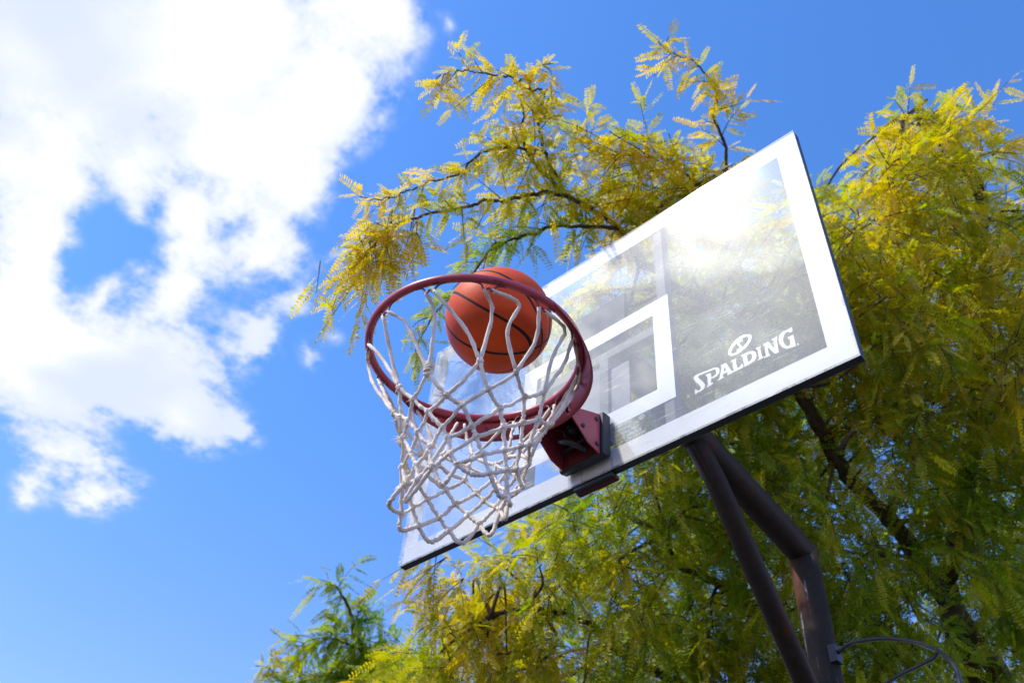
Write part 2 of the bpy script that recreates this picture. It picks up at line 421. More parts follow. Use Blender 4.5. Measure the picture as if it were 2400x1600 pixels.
# ------------------------------------------------------------------ basketball hoop
hoop = tag(empty('basketball_hoop', (0, 1.12, 0)), 'basketball hoop with clear scratched backboard, red rim and rusty black pole', 'basketball hoop')
OFF = Vector((0, -1.12, Z0))                # parts are built in board coordinates: x right, y back, z up from the lower edge
def part(mb, name, mat, parent=hoop, smooth=False, bevel=0.0):
    o = mb.build(name, mat, parent, smooth, bevel)
    if parent is hoop: o.location = OFF
    return o
BW, BH = 1.372 / 2, 0.838
# clear panel
b = MB(); b.box(-BW, BW, 0.0, 0.006, 0, BH)
board = part(b, 'backboard', M_PANE)
# chipped lip around the panel
b = MB(); e = 0.0065
b.rect(-BW + .0005, BW - .0005, .0006, e, 0.0068); b.rect(-BW + .0005, BW - .0005, BH - e, BH - .0006, 0.0068)
b.rect(-BW + .0005, -BW + e, e, BH - e, 0.0068); b.rect(BW - e, BW - .0005, e, BH - e, 0.0068)
part(b, 'panel_lip', M_EDGE, board)
# printed border and target square on the back of the panel
def ring_rect(b, x0, x1, z0, z1, w, y):
    b.rect(x0, x1, z0, z0 + w, y); b.rect(x0, x1, z1 - w, z1, y)
    b.rect(x0, x0 + w, z0 + w, z1 - w, y); b.rect(x1 - w, x1, z0 + w, z1 - w, y)
b = MB(); ring_rect(b, -BW + e, BW - e, e, BH - e, 0.0545, 0.0072); part(b, 'border_line', M_WHITE, board)
b = MB(); ring_rect(b, -0.2525, 0.2525, 0.1275, 0.4915, 0.0505, 0.0074); part(b, 'target_square', M_WHITE, board)

# lettering, cut as thin white vinyl on the back of the panel
LOGO={'S': [[368.41, 154.29], [360.0, 157.87], [338.04, 160.33], [315.8, 162.82], [308.17, 161.99], [304.41, 157.17], [304.96, 151.62], [309.3, 141.34], [316.42, 129.56], [320.03, 120.69], [320.18, 114.67], [316.92, 111.42], [311.92, 113.36], [308.01, 119.28], [304.36, 120.13], [303.79, 105.72], [308.28, 106.1], [310.69, 108.13], [317.94, 106.63], [325.46, 108.33], [330.63, 113.03], [332.39, 118.81], [330.24, 126.84], [322.69, 140.59], [317.36, 150.58], [316.61, 155.36], [320.45, 156.27], [338.95, 154.57], [359.38, 152.15]], 'Pb': [[360.14, 157.79], [368.41, 154.29], [373.02, 148.45], [373.83, 140.21], [371.15, 133.19], [365.58, 128.74], [357.44, 127.47], [350.27, 128.7], [351.18, 133.13], [357.37, 133.5], [362.87, 137.16], [364.63, 143.88], [363.52, 149.72], [359.54, 152.23]], 'Ps': [[336.18, 149.23], [350.03, 147.23], [351.06, 133.38], [349.97, 128.54], [347.85, 116.82], [352.64, 116.63], [353.08, 111.31], [336.59, 109.67], [336.2, 112.93], [339.32, 114.89], [340.61, 141.82], [337.51, 143.27]], 'A': [[377.57, 152.68], [379.31, 155.12], [392.55, 154.17], [403.27, 122.09], [405.62, 121.56], [405.63, 115.97], [391.07, 115.33], [390.38, 119.11], [392.55, 119.37], [391.39, 125.14], [381.03, 124.89], [378.86, 118.51], [382.04, 118.71], [382.24, 114.36], [366.66, 112.51], [365.93, 116.31], [370.16, 117.94], [379.75, 148.79], [377.79, 149.43]], 'Ah': [[383.98, 131.69], [390.21, 132.13], [387.28, 143.81]], 'L': [[404.51, 153.06], [418.72, 152.28], [418.93, 148.35], [416.69, 147.46], [418.39, 122.0], [423.07, 122.28], [426.86, 125.46], [427.79, 128.31], [433.07, 126.86], [433.07, 116.37], [406.33, 115.9], [405.76, 119.28], [408.39, 119.93], [408.26, 148.56], [405.19, 149.19]], 'D': [[431.83, 154.71], [452.81, 153.63], [462.12, 150.31], [467.75, 143.06], [469.15, 133.65], [466.42, 124.27], [460.02, 117.99], [450.39, 116.18], [435.82, 116.09], [435.53, 119.12], [435.29, 148.8], [432.33, 149.91]], 'Dh': [[445.25, 146.53], [451.89, 146.95], [457.01, 143.64], [458.53, 136.72], [456.41, 129.48], [451.7, 125.53], [446.09, 125.17]], 'I': [[469.85, 153.82], [482.69, 153.61], [482.53, 149.74], [480.28, 149.42], [480.93, 120.54], [483.9, 120.42], [483.58, 115.56], [469.56, 115.63], [469.76, 118.88], [472.82, 119.22], [473.26, 148.61], [470.09, 149.7]], 'N': [[487.5, 153.54], [501.53, 155.61], [512.05, 127.63], [514.27, 150.14], [510.62, 152.8], [510.55, 156.65], [524.31, 157.92], [524.32, 153.76], [522.15, 152.9], [520.52, 109.77], [510.17, 111.61], [497.74, 141.64], [497.41, 118.41], [500.14, 116.07], [500.28, 112.63], [484.96, 113.05], [485.0, 116.89], [489.93, 117.25], [490.93, 148.98], [487.73, 149.6]], 'G': [[561.34, 163.08], [561.11, 150.28], [554.95, 149.1], [552.91, 152.65], [548.11, 155.75], [541.7, 153.33], [537.13, 145.94], [535.69, 134.89], [537.39, 123.65], [541.4, 116.1], [546.41, 114.65], [549.29, 116.19], [550.72, 132.16], [547.15, 134.43], [546.61, 139.04], [560.6, 139.81], [560.84, 103.96], [539.39, 108.14], [530.6, 118.63], [525.6, 132.74], [525.55, 146.44], [529.66, 157.61], [537.9, 162.7], [548.49, 161.92], [556.62, 162.7]], 'dot': [[568.35, 104.75], [567.35, 103.38], [565.58, 103.66], [564.06, 105.44], [563.7, 107.66], [564.7, 109.04], [566.48, 108.75], [567.99, 106.97]], 'Oo': [[400.87, 178.89], [403.01, 188.2], [410.04, 198.09], [422.91, 207.95], [436.58, 212.79], [449.36, 211.45], [459.97, 205.35], [464.94, 198.22], [464.43, 190.53], [459.72, 181.13], [450.42, 172.01], [436.81, 165.58], [422.25, 163.17], [409.25, 165.86], [402.64, 170.76]], 'Oi': [[408.69, 177.62], [411.79, 186.32], [419.95, 193.69], [432.34, 200.2], [444.26, 203.38], [452.42, 202.3], [456.65, 197.81], [456.32, 191.25], [450.68, 183.29], [440.39, 176.51], [428.35, 171.67], [418.12, 170.07], [411.19, 172.21]], 'Os': [[442.9, 200.67], [440.88, 193.02], [437.94, 195.76], [432.76, 194.57], [432.6, 191.11], [438.02, 177.98], [436.96, 174.24], [429.78, 171.67], [422.77, 172.83], [424.4, 179.92], [427.51, 176.23], [431.29, 177.77], [431.21, 180.46], [426.52, 193.14], [426.99, 196.77], [432.69, 199.61], [439.04, 198.64]]}
def vinyl(polys, name, y):
    """each item is (outline, [holes]) in millimetres"""
    cu = bpy.data.curves.new(name, 'CURVE'); cu.dimensions = '2D'; cu.fill_mode = 'FRONT'
    for out in polys:
        sp = cu.splines.new('POLY'); sp.points.add(len(out) - 1); sp.use_cyclic_u = True
        for p_, (x, z) in zip(sp.points, out): p_.co = (x / 1000, z / 1000, 0, 1)
    tmp = bpy.data.objects.new(name, cu); COL.objects.link(tmp)
    dg = bpy.context.evaluated_depsgraph_get()
    me = bpy.data.meshes.new_from_object(tmp.evaluated_get(dg))
    bpy.data.objects.remove(tmp)
    for v in me.vertices: v.co = (v.co.x, y, v.co.y)
    me.materials.clear(); me.materials.append(M_WHITE)
    o = bpy.data.objects.new(name, me); COL.objects.link(o); o.parent = board
    return o
for key, hole in (('S', None), ('Ps', None), ('Pb', None), ('A', 'Ah'), ('L', None), ('D', 'Dh'), ('I', None), ('N', None), ('G', None), ('dot', None)):
    vinyl([LOGO[key]] + ([LOGO[hole]] if hole else []), 'vinyl_letter', 0.0072 if key != 'Pb' else 0.0075)
vinyl([LOGO['Oo'], LOGO['Oi']], 'vinyl_emblem', 0.0072)
vinyl([LOGO['Os']], 'vinyl_emblem', 0.0072)

def text_line(body, x, z, h, width, name='warning_text', y=0.0072):
    cu = bpy.data.curves.new(name, 'FONT'); cu.body = body; cu.size = 1.0
    cu.offset = 0.006
    tmp = bpy.data.objects.new(name, cu); COL.objects.link(tmp)
    dg = bpy.context.evaluated_depsgraph_get()
    me = bpy.data.meshes.new_from_object(tmp.evaluated_get(dg))
    bpy.data.objects.remove(tmp)
    xs = [v.co.x for v in me.vertices]; ys = [v.co.y for v in me.vertices]
    x0, x1, y0, y1 = min(xs), max(xs), min(ys), max(ys)
    for v in me.vertices:
        v.co = (x + (v.co.x - x0) / (x1 - x0) * width, y, z + (v.co.y - y0) / (y1 - y0) * h)
    me.materials.clear(); me.materials.append(M_WHITE)
    o = bpy.data.objects.new(name, me); COL.objects.link(o); o.parent = board
for i, (s_, w_) in enumerate((('WARNING:', .058), ('SWINGING ON', .0745), ('THE RING MAY', .077), ('CAUSE SERIOUS', .083), ('INJURY OR DEATH', .0935))):
    text_line(s_, 0.0675, 0.1166 - i * 0.01345, 0.0102, w_)
ell = lambda rx, rz: [(153 + rx * math.cos(a), 116.5 + rz * math.sin(a)) for a in [2 * math.pi * k / 20 for k in range(20)]]
vinyl([ell(8.2, 7.2), ell(6.6, 5.6)], 'vinyl_emblem', 0.0072)
text_line('S', 0.1502, 0.1130, 0.0072, 0.0056)

# steel frame round the panel
b = MB(); D0, D1 = 0.0085, 0.0285
b.box(-BW, BW, D0, D1, 0, .026); b.box(-BW, BW, D0, D1, BH - .026, BH)
b.box(-BW, -BW + .026, D0, D1, .0262, BH - .0262); b.box(BW - .026, BW, D0, D1, .0262, BH - .0262)
part(b, 'board_frame', M_FRAME, board, bevel=0.0015)

# tubes and plates behind the panel
for x in (-0.232, 0.232):
    b = MB(); b.box(x - .0135, x + .0135, .0095, .040, .0265, BH - .0265); part(b, 'support_tube', M_TUBE)
b = MB(); b.box(-0.2175, 0.2175, .0100, .0375, .377, .405); part(b, 'cross_tube', M_TUBE)
b = MB(); b.box(0.0225, 0.0505, .0105, .036, .10, .3765); part(b, 'cross_tube', M_TUBE)
b = MB(); b.box(-0.150, 0.0215, .0185, .0225, .155, .372); part(b, 'mounting_plate', M_TUBESIDE)
b = MB(); b.box(0.052, 0.112, .0190, .0230, .155, .340); part(b, 'mounting_plate', M_TUBESIDE)

# post, arm and brace
pole = MB()
pole.tube([(0, 1.12, -Z0), (0, 1.12, 0.372)], 0.0475, 28)
pl = part(pole, 'pole', M_POLE, smooth=True)
arm = MB(); arm.tube([(0, 1.142, .3515), (0, 1.0, .376), (0, .50, .455), (0, .040, .528)], 0.0470, 28)
part(arm, 'pole_arm', M_BRACE, smooth=True)
br = MB(); br.tube([(0.0, .505, .43), (0.0, .60, .345), (0, 1.13, -.34)], 0.0330, 22)
part(br, 'pole_brace', M_BRACE, smooth=True)
gs = MB(); gs.prism([(.475, .40), (.60, .30), (.64, .34), (.66, .40), (.50, .43)], -.006, .006)
part(gs, 'joint_plate', M_BRACE, bevel=0.002)
gs = MB(); gs.box(-.10, .10, .0245, .0415, .44, .62); part(gs, 'arm_plate', M_BRACE, bevel=0.002)
hd = MB()
hp = [(.040, 1.105, -.016), (.104, 1.08, -.006), (.151, 1.062, -.016), (.205, 1.044, -.032), (.256, 1.027, -.054), (.304, 1.009, -.081), (.348, .991, -.114),
      (.385, .973, -.152), (.407, .956, -.189), (.419, .938, -.225), (.422, .92, -.26), (.42, .90, -.36)]
hd.tube(smooth_path(hp, 4), .0062, 10)
hd.tube(smooth_path([(.372, .978, -.134), (.373, .975, -.146), (.358, .985, -.153), (.313, .995, -.158), (.263, 1.005, -.163), (.21, 1.015, -.173), (.12, 1.03, -.21)], 5), .0048, 10)
hd.box(.036, .060, 1.085, 1.12, -.040, .012)
handle = part(hd, 'lift_handle', M_FRAME, pl, smooth=False)

# rim
RC = Vector((0, -0.4122, 0.0957)); TX, TY = -0.0307, 0.0563
def rimp(a, r, dz=0.0):
    x, y = r * math.cos(a), r * math.sin(a)
    return Vector((RC.x + x, RC.y + y, RC.z + TX * x + TY * y + dz))
b = MB(); b.tube([rimp(2 * math.pi * k / 120, 0.2375) for k in range(120)], 0.0092, 14, closed=True)
rim = part(b, 'rim', M_RED, smooth=True)
# flared skirt under the back of the rim
b = MB(); nseg = 90; rows = 5; vs = []; holes = set()
A0, A1 = math.radians(-4), math.radians(181)
for i in range(nseg + 1):
    t = i / nseg; a = A0 + (A1 - A0) * t
    hgt = 0.050 * min(1, math.sin(math.pi * t) * 1.5) ** 0.8 if 0 < t < 1 else 0.001
    fl = 0.026 * math.sin(math.pi * t)
    for s_ in range(rows + 1):
        q = s_ / rows
        vs.append(rimp(a, 0.2462 + fl * q ** 1.5, -0.001 - hgt * q))
fs = []
for i in range(nseg):
    for s_ in range(rows):
        if i in (38, 39) and s_ in (2, 3) or i in (55, 56) and s_ in (2, 3): continue      # bolt slots
        k = i * (rows + 1) + s_
        fs.append((k, k + 1, k + rows + 2, k + rows + 1))
b.add(vs, fs)
sk = part(b, 'rim_skirt', M_RED, rim, smooth=True)
so = sk.modifiers.new('thick', 'SOLIDIFY'); so.thickness = 0.0028; so.offset = 0
# wire hooks for the net
for j in range(12):
    a = math.radians(-128 + 30 * j); tx = Vector((-math.sin(a), math.cos(a), 0))
    c0 = rimp(a, 0.2375)
    inn = Vector((-math.cos(a), -math.sin(a), 0)) * 0.004
    P_ = lambda t, z: c0 + tx * t + inn + Vector((0, 0, z))
    w = MB()
    w.tube(smooth_path([P_(-.034, -.0095), P_(-.022, -.0100), P_(-.014, -.016), P_(-.0115, -.025), P_(-.006, -.028), P_(-.002, -.0225), P_(.002, -.0225),
                        P_(.006, -.028), P_(.0115, -.025), P_(.014, -.016), P_(.022, -.0100), P_(.034, -.0095)], 4), .0022, 6)
    part(w, 'net_hook', M_HOOK, rim, smooth=True)
# bracket that carries the rim
for x in (.0520, -.0610):
    b = MB()
    b.prism([(-.031, .150), (-.060, .138), (-.150, .098), (-.150, .082), (-.110, .058), (-.075, .034), (-.031, .028)], x, x + .0035)
    part(b, 'bracket_side', M_RED, rim, bevel=0.001)
b = MB()
b.prism([(-.031, .149), (-.0605, .1365), (-.150, .0965), (-.165, .1045), (-.165, .1072), (-.150, .0995), (-.0595, .1395), (-.031, .1522)], -.0573, .0518)
b.box(-.0573, .0518, -.0340, -.0312, .032, .148)
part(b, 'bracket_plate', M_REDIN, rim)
b = MB()
b.tube([(-.006, -.034, .115), (-.006, -.075, .112)], .016, 14); b.tube([(-.006, -.075, .112), (-.006, -.082, .1115)], .009, 6)
b.tube(smooth_path([(-.030, -.04, .085), (-.022, -.085, .066), (-.006, -.095, .052), (.012, -.088, .045), (.03, -.05, .040)], 5), .0075, 8)
b.tube([(-.045, -.055, .06), (.040, -.055, .072)], .006, 8)
part(b, 'breakaway_spring', M_FRAME, rim, smooth=True)
b = MB()
b.prism([(-.0005, .158), (-.0305, .1555), (-.0305, .030), (-.024, .026), (-.0005, .033)], -.072, .0650)
part(b, 'bracket_spacer', M_BLACK, rim, bevel=0.003)
for x, sgn in ((.0556, 1), (-.0611, -1)):
    for y_, z_ in ((-.095, .071), (-.045, .125), (-.042, .050)):
        b = MB(); b.tube([(x, y_, z_), (x + sgn * .0035, y_, z_)], .0062, 6); part(b, 'bolt', M_FRAME, rim)
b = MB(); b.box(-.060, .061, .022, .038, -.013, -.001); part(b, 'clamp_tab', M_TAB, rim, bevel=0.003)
b = MB(); b.box(-.058, .060, .0085, .0215, -.011, -.001); part(b, 'clamp_pad', M_BLACK, rim, bevel=0.002)

# ------------------------------------------------------------------ ball
BC = Vector((0.0726, -0.4171, 0.1543 + Z0))
me = bpy.data.meshes.new('basketball')
import bmesh
bmx = bmesh.new(); bmesh.ops.create_uvsphere(bmx, u_segments=96, v_segments=64, radius=0.12); bmx.to_mesh(me); bmx.free()
me.polygons.foreach_set('use_smooth', [True] * len(me.polygons)); me.materials.append(M_BALL)
ball = bpy.data.objects.new('basketball', me); COL.objects.link(ball)
R3 = Matrix(((0.2971, -0.6026, 0.7407), (0.4986, -0.5636, -0.6586), (0.8143, 0.565, 0.133)))
ball.matrix_world = Matrix.Translation(BC) @ R3.to_4x4()
tag(ball, 'orange basketball with black seams dropping into the red rim', 'basketball')


# ------------------------------------------------------------------ net
# knots are millimetres from the rim's centre; row 7 carries the hem loops
KNOTS={'1,0':[-36,-154,-191],'1,1':[45,-150,-194],'1,2':[135,-98,-175],'1,3':[168,-29,-175],'1,4':[168,57,-165],'1,5':[114,141,-166],'1,6':[25,199,-107],'1,7':[-47,180,-154],'1,8':[-124,142,-141],'1,9':[-161,83,-158],'1,10':[-167,33,-184],'1,11':[-72,-128,-224],'2,0':[-41,-132,-247],'2,1':[2,-142,-234],'2,2':[75,-118,-247],'2,3':[134,-68,-228],'2,4':[161,7,-210],'2,5':[148,66,-221],'2,6':[82,137,-196],'2,7':[3,170,-177],'2,8':[-63,159,-182],'2,9':[-114,125,-185],'2,10':[-145,63,-203],'2,11':[-130,-47,-229],'3,0':[-18,-129,-271],'3,1':[35,-125,-273],'3,2':[97,-95,-266],'3,3':[139,-35,-257],'3,4':[147,23,-259],'3,5':[133,59,-283],'3,6':[53,144,-230],'3,7':[-20,156,-217],'3,8':[-61,157,-217],'3,9':[-113,119,-225],'3,10':[-138,18,-246],'3,11':[-88,-87,-264],'4,0':[-39,-117,-294],'4,1':[6,-119,-306],'4,2':[59,-104,-310],'4,3':[105,-70,-306],'4,4':[135,-16,-289],'4,5':[134,34,-303],'4,6':[97,97,-291],'4,7':[19,147,-256],'4,8':[-39,149,-251],'4,9':[-83,132,-265],'4,10':[-127,82,-266],'4,11':[-122,-27,-286],'5,0':[-17,-110,-337],'5,1':[35,-104,-344],'5,2':[67,-93,-333],'5,3':[107,-58,-326],'5,4':[128,-1,-332],'5,5':[123,38,-352],'5,6':[55,128,-297],'5,7':[-12,146,-281],'5,8':[-63,138,-289],'5,9':[-108,97,-301],'5,10':[-131,39,-312],'5,11':[-89,-65,-322],'6,0':[-56,-95,-346],'6,1':[0,-103,-372],'6,2':[33,-97,-380],'6,3':[69,-84,-362],'6,4':[111,-38,-357],'6,5':[122,16,-367],'6,6':[85,97,-341],'6,7':[4,142,-302],'6,8':[-33,144,-315],'6,9':[-83,115,-329],'6,10':[-115,65,-351],'6,11':[-121,-4,-361],'7,0':[-37,-93,-392],'7,1':[4,-98,-403],'7,2':[38,-94,-388],'7,3':[78,-71,-385],'7,4':[113,-19,-390],'7,5':[118,26,-414],'7,6':[-7,151,-299],'7,7':[-19,144,-329],'7,8':[-59,127,-355],'7,9':[-101,84,-377],'7,10':[-118,17,-395],'7,11':[-101,-41,-405]}
HEM={2:[59,-81,-429],3:[98,-46,-404],4:[117,7,-428],1:[-27,-93,-437],11:[-82,-89,-418],10:[-102,-37,-439],9:[-114,51,-416],8:[-80,106,-403],7:[-30,134,-389],6:[2,141,-359],5:[117,37,-432],0:[-86,-73,-373]}
MIDS={'3,0':[[170,-113,-75]],'3,1':[[206,-75,-39],[180,-76,-100]],'4,1':[[221,52,-22],[195,45,-94]],'2,0':[[78,-191,-68],[65,-169,-130]],'0,0':[[-195,-145,-15],[-170,-130,-92]],'4,0':[[202,-13,-85]],'2,1':[[126,-141,-112]],'1,1':[[12,-201,-79]],'1,0':[[-52,-181,-112]],'0,1':[[-89,-173,-97]],'5,1':[[141,199,0],[120,193,-65]],'5,0':[[186,90,-79]]}

RNG = random.Random(3)
RCW = RC + Vector((0, 0, Z0))
net = tag(empty('basketball_net', RCW), 'frayed white cord net hanging from the red rim', 'net')
def hookp(j):
    a = math.radians(-128 + 30 * j)
    return rimp(a, 0.2335, -0.026) - RC
KN = {tuple(map(int, k.split(','))): Vector(v) / 1000 for k, v in KNOTS.items()}
for j in range(12): KN[(0, j)] = hookp(j)
MD = {tuple(map(int, k.split(','))): [Vector(q) / 1000 for q in v] for k, v in MIDS.items()}
cords = MB()
def strand(pts, r=0.0043, sub=5, wob=0.0013, n=8):
    pp = smooth_path(pts, sub); m = len(pp)
    ph = RNG.random() * 6
    out = []; rr = []
    for i, p_ in enumerate(pp):
        e = min(1, 4 * min(i, m - 1 - i) / m)
        out.append(p_ + Vector((RNG.uniform(-1, 1), RNG.uniform(-1, 1), RNG.uniform(-1, 1))) * wob * e)
        rr.append(r * (1 + 0.13 * math.sin(ph + i * 2.1) + RNG.uniform(-.07, .07)))
    cords.tube(out, rr, n)
def sag(a, b, k):
    return (a + b) / 2 + Vector((RNG.uniform(-.3, .3) * k, RNG.uniform(-.3, .3) * k, -k))
for (k, c), p0 in list(KN.items()):
    if k == 7: continue
    if k % 2: nx = [(k + 1, c), (k + 1, (c + 1) % 12)]
    else: nx = [(k + 1, (c - 1) % 12), (k + 1, c)]
    for s_, q in enumerate(nx):
        p1 = KN[q]; L_ = (p1 - p0).length
        if k == 0:
            aa = math.radians(-128 + 30 * c); st = p0 + Vector((-math.sin(aa), math.cos(aa), 0)) * (-.0085 if s_ == 0 else .0085)
            mid = MD.get((c, s_))
            if mid: strand([st] + mid + [p1], 0.0041, 6, .0012)
            else: strand([st, st.lerp(p1, .35) + Vector((RNG.uniform(-.006, .006), RNG.uniform(-.006, .006), -.003)), st.lerp(p1, .7) + Vector((RNG.uniform(-.005, .005), RNG.uniform(-.005, .005), -.004)), p1], 0.0040, 5, .0014)
        else:
            strand([p0, sag(p0, p1, min(.006, .05 * L_)), p1], 0.0040 + RNG.uniform(-.0005, .0005))
for c, ap in HEM.items():
    a, b_, m_ = KN[(7, c)], KN[(7, (c + 1) % 12)], Vector(ap) / 1000
    strand([a, a.lerp(m_, .55) + (m_ - (a + b_) / 2) * .16, m_, b_.lerp(m_, .55) + (m_ - (a + b_) / 2) * .16, b_], 0.0044, 6, .0012, 10)
netting = cords.build('netting', M_ROPE, net, smooth=True)
# knots
for (k, c), p_ in KN.items():
    if k == 0: continue
    kb = MB()
    big = 1.0 if (k, c) not in ((1, 1), (7, 2)) else 1.35
    for q in range(3):
        ax_ = Vector((RNG.uniform(-1, 1), RNG.uniform(-1, 1), RNG.uniform(-.5, .5))).normalized()
        u_ = ax_.orthogonal().normalized(); w_ = ax_.cross(u_)
        r_ = 0.0056 * big
        kb.tube([p_ + (u_ * math.cos(t) + w_ * math.sin(t)) * r_ + ax_ * RNG.uniform(-.0015, .0015) for t in [2 * math.pi * i / 9 for i in range(9)]], 0.0026 * big, 6, closed=True)
    kb.ball(p_, 0.0055 * big, 8, 5)
    kb.build('cord_knot', M_ROPE, net, smooth=True)
# bound cord below the second hook
bd = MB(); p_ = KN[(1, 1)]
for q in range(4):
    c_ = p_ + Vector((0, 0, .004 + q * .0055))
    bd.tube([c_ + Vector((math.cos(t), math.sin(t), .25 * math.sin(t + q))) * .0085 for t in [2 * math.pi * i / 12 for i in range(12)]], .0032, 7, closed=True)
bd.build('cord_binding', M_ROPE, net, smooth=True)
# broken fibres
def fray(p_, n_, ln, dirn, name='frayed_fibres'):
    fb_ = MB()
    for i in range(n_):
        d = (Vector(dirn) + Vector((RNG.uniform(-1, 1), RNG.uniform(-1, 1), RNG.uniform(-1, 1))) * .65).normalized()
        l_ = ln * RNG.uniform(.5, 1.1)
        e_ = Vector((RNG.uniform(-1, 1), RNG.uniform(-1, 1), RNG.uniform(-1, .3))) * l_ * .3
        s0 = p_ + Vector((RNG.uniform(-1, 1), RNG.uniform(-1, 1), RNG.uniform(-1, 1))) * .004
        fb_.tube([s0, s0 + d * l_ * .5 + e_ * .3, s0 + d * l_ + e_], [.00075, .0006, .0003], 4)
    fb_.build(name, M_ROPE, net)
fray(KN[(2, 2)], 26, .030, (-.7, -.1, .5)); fray(KN[(2, 0)], 30, .018, (-.6, 0, -.4)); fray(KN[(4, 0)], 30, .020, (-.8, 0, -.1))
fray(KN[(1, 10)], 34, .026, (-.4, .1, .4)); fray(KN[(3, 0)], 18, .014, (0, -.4, -.6)); fray(KN[(7, 0)], 34, .022, (.4, -.2, .3))
fray(KN[(4, 2)], 10, .010, (0, -.5, .3)); fray(KN[(5, 2)], 14, .014, (.5, 0, .5)); fray(KN[(2, 4)], 12, .012, (.5, 0, -.5)); fray(KN[(4, 4)], 12, .012, (.5, 0, -.6))
fray(KN[(1, 0)], 18, .014, (0, 0, -1)); fray(KN[(2, 1)], 14, .012, (-.5, .2, 0)); fray(KN[(7, 7)], 10, .012, (-.4, 0, .4)); fray(KN[(1, 8)], 10, .012, (.5, 0, .3))
allp = [v for v in cords.v]
hair = MB()
for i in range(900):
    p_ = Vector(RNG.choice(allp)); d = Vector((RNG.uniform(-1, 1), RNG.uniform(-1, 1), RNG.uniform(-1, 1))).normalized()
    l_ = RNG.uniform(.003, .009)
    hair.tube([p_, p_ + d * l_ * .5, p_ + d * l_ + Vector((0, 0, -.3 * l_))], [.00035, .0003, .0002], 3, cap=False)
hair.build('frayed_fibres', M_ROPE, net)


